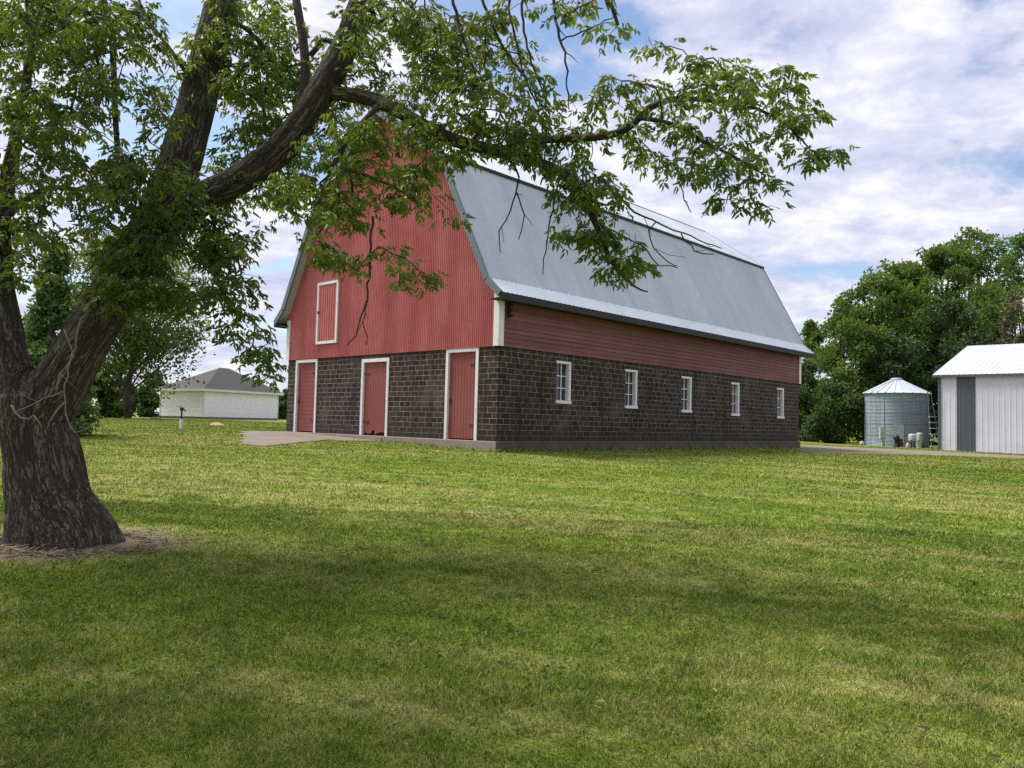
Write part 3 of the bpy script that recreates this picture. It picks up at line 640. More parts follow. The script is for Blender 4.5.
co += no * (dsp * amp)[:, None]; me.vertices.foreach_set('co', co.ravel()); me.polygons.foreach_set('use_smooth', [True] * len(me.polygons)); me.update()
bm_ = MB()
for lp_, lr_ in limbs:
    if lr_.max() <= 7.5 * PX or True: bm_.tube([p - TBv for p in lp_], list(np.maximum(lr_ * (1 if lr_.max() <= 7.5 * PX else .9), .004)), 7)
for s, e, mt, bs in tips:
    pts = [narr[parent[s]] - TBv] + [narr[k] - TBv for k in range(s, e)]; rr = [trad[s]] + [trad[k] for k in range(s, e)]; bm_.tube(pts, rr, 4 if mt else 5, False)
def dead(parent_o, lines, name, mat, r0):
    for ln, dd, rr in lines:
        d = MB()
        pts, q = resample([P(x, y, dd) - TBv for x, y in ln], np.linspace(rr, .45, len(ln)) * PX, .07); pts = pts + R.normal(0, .008, pts.shape); d.tube(pts, list(q), 6)
        for k in range(3, len(pts) - 1, 4):
            if R.rand() < .6: e_ = pts[k] + R.normal(0, .09, 3) + (pts[k + 1] - pts[k]) * 1.2; d.tube([pts[k], (pts[k] + e_) / 2 + R.normal(0, .012, 3), e_], [q[k] * .6, q[k] * .45, .002], 4)
        d.build(name, mat, parent_o, True)
bm_.build('branches', MAT['twig'], tree, True)
dead(tree, [([(492, 150), (517, 170), (516, 195), (499, 232), (501, 252)], -.75, 1.15), ([(516, 192), (523, 215), (520, 240)], -.75, 0.86), ([(560, 175), (552, 210), (546, 250), (543, 275)], -.88, 0.94),
            ([(450, -10), (470, 60), (485, 110), (482, 150)], -.9, 1.58), ([(505, -30), (513, 30), (530, 90), (545, 130)], -1.3, 1.30), ([(522, -30), (524, 30), (535, 70), (548, 110)], -1.35, 1.30), ([(548, -40), (556, 20), (566, 70), (570, 110)], -1.5, 1.73), ([(470, -30), (500, 40), (525, 80), (550, 118)], -1.2, 1.44),
            ([(600, 175), (622, 200), (645, 218), (690, 236), (722, 249)], -1.0, 1.15), ([(680, 233), (695, 252), (712, 254)], -1.0, 0.65), ([(655, 222), (650, 240), (668, 262), (678, 266)], -1.0, 0.65), ([(600, 225), (640, 245), (655, 262), (678, 268)], -.9, 0.72),
            ([(372, 215), (371, 262), (366, 300), (355, 335), (348, 345)], -.6, 1.22), ([(366, 300), (364, 322), (367, 345)], -.6, 0.65), ([(675, 140), (679, 180), (686, 205), (690, 212)], -1.2, 0.58), ([(560, 40), (590, 28), (612, 18)], -1.5, 0.72)], 'dead_twig', MAT['twig'], 0)
dead(tree, [([(104, 255), (92, 300), (78, 325), (74, 355), (64, 392), (70, 425), (80, 432), (95, 425)], -.55, 1.0), ([(64, 392), (45, 398), (25, 408), (15, 412)], -.55, .7), ([(74, 355), (60, 375), (56, 395)], -.5, .8), ([(86, 312), (70, 280), (76, 255)], -.55, .8), ([(66, 400), (52, 415), (50, 424)], -.55, 1.0), ([(12, 404), (22, 420), (34, 416), (42, 428)], -.5, 1.2), ([(64, 330), (72, 352), (66, 372)], -.5, 1.0)], 'dead_branch', MAT['deadwood'], 0)
# leaves: compound, hanging leaflets along the outer part of every twig
def leaf_mesh(name, origins, dirs, lens, wids, tint, mat, parent, fold=.25, bend=.25):
    n = len(origins); dirs = dirs / (np.linalg.norm(dirs, axis=1, keepdims=True) + 1e-9)
    rnd = R.normal(0, 1, (n, 3)); sidev = np.cross(dirs, rnd); sidev /= (np.linalg.norm(sidev, axis=1, keepdims=True) + 1e-9); nn = np.cross(sidev, dirs)
    L = lens[:, None]; W = wids[:, None]
    v = np.empty((n, 6, 3), np.float32)
    v[:, 0] = origins; v[:, 3] = origins + dirs * L - nn * L * bend
    v[:, 1] = origins + dirs * L * .35 + sidev * W * .5 + nn * W * fold; v[:, 5] = origins + dirs * L * .35 - sidev * W * .5 + nn * W * fold
    v[:, 2] = origins + dirs * L * .72 + sidev * W * .34 + nn * W * fold * .5 - nn * L * bend * .45; v[:, 4] = origins + dirs * L * .72 - sidev * W * .34 + nn * W * fold * .5 - nn * L * bend * .45
    b = np.arange(n)[:, None] * 6; f = np.concatenate([b + np.array([0, 1, 2, 3]), b + np.array([0, 3, 4, 5])], 1).reshape(-1)
    return np_mesh(name, v.reshape(-1, 3), f, np.full(2 * n, 4), mat, parent, False, np.repeat(tint, 6))
O, Dr, Ln, Wd, Ti = [], [], [], [], []
for s, e, mt, bs in tips:
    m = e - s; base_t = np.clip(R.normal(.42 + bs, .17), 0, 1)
    nl = R.randint(5, 9) if not mt else R.randint(7, 10); sz = 1.0 if not mt else 1.9  # unseen crown masses get bigger, denser leaves to deepen their shade
    for k in range(nl):
        j = min(e - 1, s + int(m - 1 - abs(R.normal(0, .30)) * min(m, 5))); j = max(s, j)
        p = narr[j]; az = R.uniform(0, 6.283); pd = np.array([math.cos(az), math.sin(az), R.uniform(-.5, .5)]); pl = R.uniform(.04, .13) * sz; tipp = p + pd * pl
        rach = nrm(pd + np.array([0, 0, -.75])); rl = R.uniform(.06, .10) * sz; t = np.clip(base_t + R.normal(0, .14), 0, 1)
        sd_ = nrm(np.cross(rach, [0.1, 0.2, 1]))
        for q, (al, sg) in enumerate(((1, 0), (.72, 1), (.72, -1), (.25, 1), (.25, -1))):
            if q > 2 and R.rand() < .35: continue
            O.append(tipp + rach * rl * al); Dr.append(rach * (.9 if sg == 0 else .45) + sd_ * sg * .75 + np.array([0, 0, -.42]) + R.normal(0, .16, 3))
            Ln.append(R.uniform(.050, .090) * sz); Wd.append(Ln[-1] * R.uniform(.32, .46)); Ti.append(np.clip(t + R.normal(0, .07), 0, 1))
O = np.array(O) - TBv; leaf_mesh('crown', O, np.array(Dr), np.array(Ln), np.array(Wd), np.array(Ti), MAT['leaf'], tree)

# ------------------------------------------------------------------ lawn blades
def lawn():
    def scatter(n, y0, y1, pw, xm):
        u = R.rand(n); y = (y0 ** pw + u * (y1 ** pw - y0 ** pw)) ** (1 / pw); x = R.uniform(-1, 1, n) * (xm * y + 1.2); return x, y
    xs, ys = scatter(620000, 2.0, 11., .2, .72); xf, yf = scatter(330000, 10., 52., .25, .74); xs = np.concatenate([xs, xf]); ys = np.concatenate([ys, yf])
    keep = np.ones(len(xs), bool); dT = np.hypot(xs - TB[0], ys - TB[1]); keep &= (dT > 1.0 + .55 * R.rand(len(xs)) ** 2)
    rel = np.stack([xs, ys], 1) - K[:2]; a = rel @ U[:2]; b = rel @ V[:2]; keep &= ~((a > -.08) & (a < BL + .08) & (b > -.08) & (b < BW + .08))
    import mathutils
    def inside(poly, x, y):
        r = np.zeros(len(x), bool); poly = np.array(poly)
        for i in range(len(poly)):
            (x1, y1), (x2, y2) = poly[i], poly[i - 1]; c = ((y1 > y) != (y2 > y)) & (x < (x2 - x1) * (y - y1) / (y2 - y1 + 1e-12) + x1); r ^= c
        return r
    keep &= ~(inside(wpoly, xs, ys) & (R.rand(len(xs)) > .05)); keep &= ~inside(smooth_poly(dpoly), xs, ys)
    xs, ys = xs[keep], ys[keep]; n = len(xs); zs = H(xs, ys); rel = np.stack([xs, ys], 1) - K[:2]; wa = rel @ U[:2]; wb = rel @ V[:2]; edge = np.maximum(np.maximum(-wa, wa - BL), np.maximum(-wb, wb - BW))
    # clumpiness
    cl = np.array([mn.noise(Vector((x * 1.7, y * 1.7, 0))) + .7 * mn.noise(Vector((x * 6, y * 6, 3))) for x, y in zip(xs, ys)])
    d = np.hypot(xs, ys); hgt = (.014 + .018 * R.rand(n)) * (1 + .75 * np.clip(cl, -.8, 1.2)) * np.interp(d, [3, 12, 50], [1, 1.15, 1.5]); wid = np.interp(d, [2, 6, 15, 50], [.0028, .0048, .013, .05]) * R.uniform(.7, 1.3, n)
    hgt = hgt * np.where(edge < .35, R.uniform(1, 4.5, n), 1)
    az = R.uniform(0, 6.283, n); lean = np.abs(R.normal(.8, .5, n)); sa = R.uniform(0, 6.283, n)
    dx, dy = np.cos(az) * lean * hgt, np.sin(az) * lean * hgt; wx, wy = np.cos(sa) * wid / 2, np.sin(sa) * wid / 2
    v = np.empty((n, 5, 3), np.float32); z0 = zs - .006
    v[:, 0] = np.stack([xs - wx, ys - wy, z0], 1); v[:, 1] = np.stack([xs + wx, ys + wy, z0], 1)
    mx_, my_ = xs + dx * .4, ys + dy * .4; v[:, 2] = np.stack([mx_ + wx * .8, my_ + wy * .8, zs + hgt * .6], 1); v[:, 3] = np.stack([mx_ - wx * .8, my_ - wy * .8, zs + hgt * .6], 1)
    v[:, 4] = np.stack([xs + dx * 1.15, ys + dy * 1.15, zs + hgt * .98], 1)
    b = np.arange(n)[:, None] * 5; f = np.concatenate([b + np.array([0, 1, 2, 3]), b + np.array([3, 2, 4])], 1).reshape(-1)
    o = np_mesh('lawn_grass', v.reshape(-1, 3), f, np.tile([4, 3], n), MAT['blades'], None, False, np.repeat(R.rand(n), 5)); o['kind'] = 'stuff'
lawn()
def weeds():
    O_, D_, L_, W_, T_ = [], [], [], [], []
    for _ in range(150):
        y = R.uniform(2.4, 13); x = R.uniform(-1, 1) * (.72 * y + .6); k = R.randint(8, 46); rr = R.uniform(.08, .34); t0 = R.uniform(.1, .7)
        if math.hypot(x - TB[0], y - TB[1]) < 1.6: continue
        xs = x + R.normal(0, rr, k); ys = y + R.normal(0, rr, k); zs = H(xs, ys)
        for a, b, z in zip(xs, ys, zs):
            az = R.uniform(0, 6.283); c = np.array([a, b, z + R.uniform(.018, .045)])
            for q in range(3): w_ = az + q * 2.09; O_.append(c); D_.append((math.cos(w_), math.sin(w_), R.uniform(-.1, .35))); L_.append(R.uniform(.012, .024)); W_.append(L_[-1] * .9); T_.append(np.clip(t0 + R.normal(0, .15), 0, 1))
    o = leaf_mesh('clover', np.array(O_), np.array(D_), np.array(L_), np.array(W_), np.array(T_), m_leaf('clover_leaf', (.04, .08, .006), (.08, .15, .012), (.15, .24, .02), .25, .95), None); o['kind'] = 'stuff'
weeds()
def leaf_litter():
    n = 420; y = R.uniform(2.3, 12, n); x = R.uniform(-1, .75, n) * (.72 * y + .6); z = H(x, y) + R.uniform(.02, .04, n); az = R.uniform(0, 6.283, n)
    L = R.uniform(.025, .06, n); o = leaf_mesh('leaf_litter', np.stack([x, y, z], 1), np.stack([np.cos(az), np.sin(az), R.normal(0, .25, n)], 1), L, L * R.uniform(.3, .5, n), R.rand(n), m_leaf('dry_leaf', (.07, .045, .02), (.20, .15, .06), (.36, .31, .16), .15, .8), None); o['kind'] = 'stuff'
leaf_litter()
# dead grass and bark litter at the foot of the trunk
def litter():
    n = 1500; a = R.uniform(0, 6.283, n); r = .62 + np.abs(R.normal(0, .22, n)); x = TB[0] + .25 + np.cos(a) * r * 1.1; y = TB[1] - .1 + np.sin(a) * r * .8; z = H(x, y) + R.uniform(.004, .035, n)
    L = R.uniform(.04, .16, n); w_ = R.uniform(.002, .005, n); t = R.uniform(0, 6.283, n); dx, dy = np.cos(t) * L, np.sin(t) * L; wx, wy = -np.sin(t) * w_, np.cos(t) * w_
    v = np.empty((n, 4, 3), np.float32); dz = R.normal(0, .02, n)
    v[:, 0] = np.stack([x - wx, y - wy, z], 1); v[:, 1] = np.stack([x + wx, y + wy, z + .003], 1); v[:, 2] = np.stack([x + dx + wx, y + dy + wy, z + dz + .004], 1); v[:, 3] = np.stack([x + dx - wx, y + dy - wy, z + dz], 1)
    o = np_mesh('dry_grass', v.reshape(-1, 3), np.arange(4 * n), np.full(n, 4), simple('dry_straw', (.22, .175, .11), .95, .5, 30)); o['kind'] = 'stuff'
litter()

# ------------------------------------------------------------------ white hip-roofed outbuilding
oc = on_ground(203, 419); oc = at(203, 419, 64.); oc[2] = min(oc[2], h1(oc[0], oc[1]) + .02)
ohx = math.atan2(.87, .5)
ob = thing('outbuilding', 'low white outbuilding with lap siding and grey hipped roof beyond the lawn', 'outbuilding', oc, ohx)
A, B_, HH = 8.0, 5.5, 2.46
sdg = MB(); z = .18; ex = .38
while z < HH - .01:
    z2 = min(z + ex, HH)
    for (p, q, nrm_) in (((0, 0), (A, 0), (0, -1)), ((A, 0), (A, B_), (1, 0)), ((A, B_), (0, B_), (0, 1)), ((0, B_), (0, 0), (-1, 0))):
        ax, ay = nrm_; o1, o2 = .016, .005
        sdg.face([(p[0] + ax * o1, p[1] + ay * o1, z), (q[0] + ax * o1, q[1] + ay * o1, z), (q[0] + ax * o2, q[1] + ay * o2, z2), (p[0] + ax * o2, p[1] + ay * o2, z2)])
        sdg.face([(p[0] + ax * o2, p[1] + ay * o2, z), (q[0] + ax * o2, q[1] + ay * o2, z), (q[0] + ax * o1, q[1] + ay * o1, z), (p[0] + ax * o1, p[1] + ay * o1, z)])
    z = z2
sdg.build('siding', MAT['whitesiding'], ob)
fb = MB(); fb.box(-.0, A, 0, B_, -.6, .18); fb.build('foundation', MAT['conc'], ob)
for x in (0, A):
    for y in (0, B_): cb = MB(); cb.box(x - .045, x + .045, y - .045, y + .045, .17, HH); cb.build('corner_trim', MAT['white'], ob)
rf = MB(); o_ = .35; zr = HH + 2.05; r0, r1 = 3.0, A - 3.0 - 1.0
e0, e1, e2, e3 = (-o_, -o_, HH), (A + o_, -o_, HH), (A + o_, B_ + o_, HH), (-o_, B_ + o_, HH); ra, rb = (3.7, B_ / 2, zr), (4.7, B_ / 2, zr)
for fc in ((e0, e1, rb, ra), (e1, e2, rb), (e2, e3, ra, rb), (e3, e0, ra), (e0, e3, e2, e1)): rf.face(fc)
rf.build('roof', MAT['shingle'], ob)
fa = MB()
for (x0, x1, y0, y1) in ((-o_ - .02, A + o_ + .02, -o_ - .02, -o_ + .01), (-o_ - .02, A + o_ + .02, B_ + o_ - .01, B_ + o_ + .02), (-o_ - .021, -o_ + .011, -o_ + .012, B_ + o_ - .012), (A + o_ - .011, A + o_ + .021, -o_ + .012, B_ + o_ - .012)): fa.box(x0, x1, y0, y1, HH - .17, HH + .012)
fa.build('fascia', MAT['white'], ob)

# ------------------------------------------------------------------ grain bin
gb = at(896.5, 446.5, 58.); gb[2] = h1(gb[0], gb[1]); RB = 32.5 / F_PX * 58 * .89; HB = 3.93
bn = thing('grain_bin', 'round corrugated grey steel grain bin with shallow conical roof', 'grain bin', gb)
w_ = MB(); prof = []; z = 0
while z < HB:
    prof += [(RB + .012, z), (RB - .012, min(HB, z + .05))]; z += .10
prof.append((RB, HB)); w_.lathe(prof, 64); w_.build('bin_wall', MAT['bin'], bn)
sm_ = MB()
for z in np.arange(.82, HB - .1, .82): sm_.lathe([(RB + .016, z), (RB + .024, z + .01), (RB + .024, z + .03), (RB + .016, z + .04)], 64)
for k in range(12):
    a = k / 12 * 6.283 + .2; c, s = math.cos(a), math.sin(a); p = [(c * (RB + .02) - s * w2, s * (RB + .02) + c * w2) for w2 in (-.03, .03)]; sm_.tube([(c * (RB + .012), s * (RB + .012), 0), (c * (RB + .012), s * (RB + .012), HB)], [.025, .025], 6)
sm_.build('seam_band', MAT['bin'], bn)
rf = MB(); n = 24
for k in range(n):
    a0, a1 = k / n * 6.283185, (k + 1) / n * 6.283185; am = (a0 + a1) / 2
    P2 = lambda a, r, z: (math.cos(a) * r, math.sin(a) * r, z)
    rf.face([P2(a0, RB + .16, HB - .04), P2(a1, RB + .16, HB - .04), P2(a1, .38, HB + .96), P2(a0, .38, HB + .96)]); rf.tube([P2(a0, RB + .17, HB - .02), P2(a0, .38, HB + .99)], [.03, .03], 5)
rf.lathe([(RB + .16, HB - .04), (RB - .05, HB - .06)], 48)
rf.build('bin_roof', MAT['binroof'], bn)
cp = MB(); cp.lathe([(.42, HB + .9), (.42, HB + 1.06), (.30, HB + 1.14), (.05, HB + 1.17)], 24); cp.build('roof_cap', MAT['bin'], bn, True)
dr = MB(); dr.box(-.32, .32, -.05, .05, .35, 1.6); dro = dr.build('bin_door', MAT['bluebox'], bn); ad = rad(-112); dro.location = (math.cos(ad) * RB, math.sin(ad) * RB, 0); dro.rotation_euler = (0, 0, ad + math.pi / 2)
ldd = MB(); al = rad(172)
for off in (-.18, .18): ldd.tube([(RB + .12, off, .6), (RB + .12, off, HB + .1)], [.02, .02], 6)
for z in np.arange(.8, HB, .3): ldd.tube([(RB + .12, -.18, z), (RB + .12, .18, z)], [.015, .015], 5)
lo_ = ldd.build('bin_ladder', MAT['bin'], bn); lo_.rotation_euler = (0, 0, rad(205))

# things standing by the bin
def gp(px, d):
    r = ray(px, 440); x = r[0] * d / r[1]; return np.array([x, d, h1(x, d)])
MPX = 54. / F_PX
def tank(px, d, r, zb, zt, label, name='storage_tank'):
    p = gp(px, d); t = thing(name, label, 'tank', p)
    b = MB(); b.lathe([(.02, zb), (r * .94, zb + .01), (r, zb + .05), (r, zt - .10), (r * .93, zt - .04), (r * .4, zt), (.02, zt + .01)], 24); b.build('tank_shell', MAT['plastic'], t, True)
    c = MB(); c.lathe([(.10, zt - .01), (.10, zt + .06), (.02, zt + .065)], 14); c.build('lid', MAT['dark'], t)
    for sx in (-1, 1):
        for sy in (-1, 1):
            l = MB(); l.tube([(sx * r * .7, sy * r * .7, 0), (sx * r * .7, sy * r * .7, zb + .1)], [.035, .035], 6); l.build('leg', MAT['dark'], t)
tank(913, 54.2, .30, .45, .98, 'squat off-white tank on dark legs by the grain bin')
tank(919.8, 53.8, .21, .45, 1.08, 'taller pale grey upright tank on dark legs beside the squat tank')
p = gp(919, 52.6); bk = thing('bucket', 'white plastic bucket standing in front of the pale tanks', 'bucket', p); b = MB(); b.lathe([(.15, 0), (.20, .42), (.215, .44), (.17, .445), (.14, .06)], 20); b.build('pail', MAT['plastic'], bk, True); b = MB(); b.tube([(-.2, 0, .42), (-.12, -.12, .36), (.12, -.12, .36), (.2, 0, .42)], [.008] * 4, 5); b.build('handle', MAT['dark'], bk)
p = gp(882.5, 54.5); mb_ = thing('meter_cabinet', 'pale upright utility cabinet on a post in front of the grain bin', 'cabinet', p); b = MB(); b.box(-.2, .2, -.1, .1, .55, 1.35); b.build('cabinet_box', MAT['bluebox'], mb_, bevel=.01); b = MB(); b.box(-.17, .17, -.115, -.101, .6, 1.3); b.build('cabinet_door', MAT['plastic'], mb_); b = MB(); b.box(-.06, .06, -.05, .05, 0, .548); b.build('post', MAT['bluebox'], mb_)
p = gp(877.3, 53.); st = thing('marker_stake', 'thin white marker stake left of the utility cabinet', 'stake', p); b = MB(); b.tube([(0, 0, 0), (.01, 0, .62)], [.03, .025], 8); b.build('stake', MAT['plastic'], st); b = MB(); b.box(-.035, .055, -.035, .035, .54, .66); b.build('cap', MAT['plastic'], st)
p = gp(896.5, 54.3); pu = thing('iron_pump', 'dark rusty iron pump standing against the bin', 'pump', p); b = MB(); b.lathe([(.22, 0), (.22, .06), (.12, .1), (.12, .5), (.2, .55), (.2, .75), (.08, .85)], 16); b.build('body', MAT['dark'], pu, True); b = MB(); b.box(.15, .42, -.08, .08, .05, .6); b.build('motor', MAT['rust'], pu, bevel=.03)
p = gp(908, 53.4); jg = thing('jug', 'small white jug on the ground left of the tanks', 'jug', p); b = MB(); b.lathe([(.11, 0), (.13, .05), (.13, .24), (.05, .32), (.05, .36)], 14); b.build('jug_body', MAT['plastic'], jg, True); b = MB(); b.lathe([(.055, .361), (.055, .39), (.01, .395)], 10); b.build('lid', MAT['bluebox'], jg)
p = gp(862, 56.); bl = thing('salt_block', 'small round white ball-like jar at the left foot of the grain bin', 'jar', p); b = MB(); b.lathe([(.05, 0), (.15, .06), (.17, .16), (.12, .27), (.05, .30)], 14); b.build('jar_body', MAT['plastic'], bl, True); b = MB(); b.lathe([(.06, .301), (.06, .33), (.01, .335)], 10); b.build('lid', MAT['plastic'], bl)
# white stepped rack between bin and shed
p = gp(933.2, 52.2); rk = thing('elevator_ladder', 'tall stack of white and blue ladder rungs leaning between bin and shed', 'ladder', p)
b = MB()
for sx in (-.28, .28): b.tube([(sx, -.35, 0), (sx * .35, .5, 3.9)], [.035, .03], 6)
b.build('rail', MAT['shedblue'], rk)
for k in range(6):
    t = k / 9.5; z = .18 + t * 3.7; sx = .30 * (1 - t * .62); y = -.35 + .85 * (z / 3.9); b = MB(); b.box(-sx - .03, sx + .03, y - .09, y + .03, z, z + .075); b.build('rung', MAT['plastic'], rk)

# ------------------------------------------------------------------ white pole shed on the right
sc_ = gp(938.5, 50.); sang = rad(-44)
sh = thing('pole_shed', 'white ribbed steel pole shed with a slate blue door strip', 'shed', sc_, sang)
HS = 4.80; LS = 22.; DS = 16.
def ribs(mb, x0, x1, y, z0, z1, per=.30, amp=.014, sg=-1):
    k = math.floor(x0 / per); xs = {x0, x1}
    while k * per < x1:
        xs |= {k * per + s * per for s in (0, .08, .2, .28) if x0 < k * per + s * per < x1}; k += 1
    xs = sorted(xs); r_ = lambda t: max(0., min(1., min(((t / per) % 1) / .08, (.28 - (t / per) % 1) / .08)))
    for a, b in zip(xs, xs[1:]): mb.face([(a, y + sg * amp * r_(a), z0), (b, y + sg * amp * r_(b), z0), (b, y + sg * amp * r_(b), z1), (a, y + sg * amp * r_(a), z1)])
w_ = MB(); ribs(w_, .0, 1.05, 0, -.3, HS); ribs(w_, 2.10, LS, 0, -.3, HS); w_.face([(0, 0, -.3), (0, 0, HS), (0, DS / 2, HS + 2.5), (0, DS, HS), (0, DS, -.3)]); w_.face([(0, DS, -.3), (0, DS, HS), (LS, DS, HS), (LS, DS, -.3)]); w_.face([(LS, 0, -.3), (LS, DS, -.3), (LS, DS, HS), (LS, DS / 2, HS + 2.5), (LS, 0, HS)])
w_.build('steel_wall', MAT['shedwall'], sh)
w_ = MB(); ribs(w_, 1.05, 2.10, -.02, -.28, HS - .05); w_.build('blue_door', MAT['shedblue'], sh)
rf = MB(); run = DS / 2 + .25; 
def srib(y0, y1, z0, z1, fl):
    per = .3; xs = sorted({-.3, LS + .3} | {k * per + s for k in range(-1, int(LS / per) + 2) for s in (0, .03, .07, .10) if -.3 < k * per + s < LS + .3}); r_ = lambda t: .014 if (t % per) > .02 and (t % per) < .08 else 0.
    for a, b in zip(xs, xs[1:]):
        q = [(a, y0, z0 + r_(a)), (b, y0, z0 + r_(b)), (b, y1, z1 + r_(b)), (a, y1, z1 + r_(a))]; rf.face(q if fl else q[::-1])
srib(-.25, DS / 2, HS - .02, HS + 2.58, True); srib(DS + .25, DS / 2, HS - .02, HS + 2.58, False)
rf.build('shed_roof', MAT['shedroof'], sh)
tr_ = MB(); tr_.box(-.28, LS + .28, -.26, -.22, HS - .18, HS - .03); tr_.build('eave_trim', MAT['shedblue'], sh); tr_ = MB(); tr_.box(-.02, .16, -.06, -.035, -.28, HS - .02); tr_.build('corner_trim', MAT['shedblue'], sh)
lf = MB(); lf.face([(-.012, .0, -.28), (-.012, 0, HS - .02), (-.012, DS, HS - .02), (-.012, DS, -.28)]); lf.build('blue_end_wall', MAT['shedblue'], sh)

# ------------------------------------------------------------------ background trees and shrubs
def bg_tree(name, label, cat, px, d, top, width, leaf, n, group=None, base_frac=.25, size=.30, trunk_w=.35, sparse=0.0, conical=False, lobes=14, ylow=None, seed=1, xm=None):
    rs = np.random.RandomState(seed)
    p = gp(px, d); hgt = at(px, top, d)[2] - p[2]; wr = width / F_PX * d / 2
    t = thing(name, label, cat, p, 0, group)
    z0 = hgt * base_frac
    tr = MB(); tp = [np.array([0, 0, -.2])]
    for k in range(1, 6): tp.append(np.array([rs.normal(0, wr * .04), rs.normal(0, wr * .04), hgt * (.80 if not conical else .96) * k / 5]))
    tr.tube(tp, np.linspace(trunk_w, trunk_w * .22, 6), 9)
    cen = []; 
    if conical:
        for k in range(lobes):
            f = rs.rand() ** 1.3; z = z0 + (hgt - z0) * f; r = wr * (1 - f) * rs.uniform(.45, .95); a = rs.uniform(0, 6.283); cen.append((np.array([math.cos(a) * r, math.sin(a) * r, z]), wr * (.16 + .22 * (1 - f)), .5))
        cen.append((np.array([0, 0, hgt * .95]), wr * .1, 2.))
    else:
        for k in range(lobes):
            f = (k + .5) / lobes; z = z0 + (hgt - z0) * (f ** .85) ; prof_ = math.sin(math.pi * min(1, max(0, (.12 + .86 * f)))) ** .65; a = rs.uniform(0, 6.283); r = wr * prof_ * rs.uniform(.35, .80)
            rr = wr * rs.uniform(.26, .44) * (1 - .35 * f); c = np.array([math.cos(a) * r, math.sin(a) * r, min(z, hgt - rr * .75)]); cen.append((c, rr, .78)); 
            for _k in range(2): cen.append((c + rs.normal(0, rr * .8, 3) * np.array([1, 1, .6]), rr * rs.uniform(.35, .7), .85))
            j = tp[min(5, max(1, int(z / hgt * 5)))]
            tr.tube([j * np.array([1, 1, .8]), (j * np.array([1, 1, .8]) + c) / 2 + np.array([0, 0, -.05 * rr]), c], [trunk_w * .32, trunk_w * .2, .03], 5, False)
    tr.build('trunk', MAT['barkfar'], t, True)
    wt = np.array([c[1] ** 2 for c in cen]); wt /= wt.sum(); ci = rs.choice(len(cen), n, p=wt)
    C = np.array([c[0] for c in cen])[ci]; Rr = np.array([c[1] for c in cen])[ci]; zf = np.array([c[2] for c in cen])[ci]; lobe_t = rs.normal(0, .12, len(cen))[ci]
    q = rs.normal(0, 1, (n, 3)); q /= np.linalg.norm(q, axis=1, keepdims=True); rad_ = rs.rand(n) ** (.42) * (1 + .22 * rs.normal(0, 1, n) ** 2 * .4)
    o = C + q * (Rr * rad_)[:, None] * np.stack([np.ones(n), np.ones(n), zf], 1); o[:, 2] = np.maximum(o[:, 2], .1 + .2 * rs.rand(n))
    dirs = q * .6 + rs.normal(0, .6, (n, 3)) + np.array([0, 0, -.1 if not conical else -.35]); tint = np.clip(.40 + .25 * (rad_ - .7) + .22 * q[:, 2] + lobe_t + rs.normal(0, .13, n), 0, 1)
    L = size * .92 * rs.uniform(.6, 1.4, n); global R; keepR = R; R = rs
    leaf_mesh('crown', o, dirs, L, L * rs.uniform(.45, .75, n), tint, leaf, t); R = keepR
    return t
# right grove
G = 'trees of the grove behind the grain bin'
bg_tree('grove_tree', 'broad deep green tree right above the grain bin roof', 'tree', 878, 74, 276, 112, MAT['leafR'], 17000, G, .10, .34, .35, lobes=26, seed=3)
bg_tree('grove_tree', 'medium green tree rising left of the grain bin', 'tree', 843, 70, 312, 92, MAT['leafR'], 14000, G, .06, .32, .3, lobes=22, seed=4)
bg_tree('grove_tree', 'dense green tree rising between the grain bin and the pole shed', 'tree', 926, 80, 250, 90, MAT['leafR'], 13000, G, .12, .36, .35, lobes=24, seed=5)
bg_tree('grove_tree', 'tallest airy tree with sky showing through, above the pole shed', 'tree', 975, 82, 228, 90, MAT['leafR'], 10500, G, .25, .34, .4, lobes=22, seed=6)
bg_tree('grove_tree', 'tall tree cut by the right picture edge behind the shed roof', 'tree', 1026, 84, 232, 85, MAT['leafR'], 11000, G, .2, .36, .4, lobes=22, seed=7)
bg_tree('grove_tree', 'mid-height tree filling the grove just right of the bin roof peak', 'tree', 908, 77, 262, 95, MAT['leafR'], 13000, G, .05, .34, .3, lobes=30, seed=31)
bg_tree('grove_tree', 'tree behind the left slope of the shed roof, crown below the tallest one', 'tree', 948, 79, 248, 80, MAT['leafR'], 12000, G, .05, .34, .3, lobes=30, seed=32)
bg_tree('grove_tree', 'bright green tree at the front of the grove over the middle of the shed roof', 'tree', 985, 75, 285, 95, MAT['leafR'], 13000, G, .05, .34, .3, lobes=30, seed=33)
bg_tree('thin_tree', 'sparse brownish half-dead tree over the right end of the shed', 'tree', 1016, 68, 292, 52, MAT['leafB'], 4200, None, .2, .28, .22, lobes=16, seed=8)
bg_tree('grove_tree', 'lower dark tree close behind the left end of the shed roof', 'tree', 955, 70, 300, 80, MAT['leafD'], 9500, G, .08, .34, .3, lobes=22, seed=9)
bg_tree('grove_tree', 'dark low tree directly behind the grain bin', 'tree', 900, 68, 335, 85, MAT['leafD'], 9500, G, .02, .32, .25, lobes=22, seed=12)
bg_tree('grove_tree', 'tree hidden mostly behind the pole shed', 'tree', 990, 72, 305, 80, MAT['leafR'], 8000, G, .05, .34, .3, lobes=20, seed=17)
bg_tree('roadside_tree', 'small far tree peeping past the end of the barn roof', 'tree', 810, 98, 322, 52, MAT['leafR'], 7500, None, .1, .42, .3, lobes=16, seed=10)
bg_tree('leafy_bush', 'rounded grey-green bush left of the grain bin', 'bush', 836, 61, 384, 62, MAT['leafD'], 7000, None, .0, .26, .12, lobes=18, seed=13)
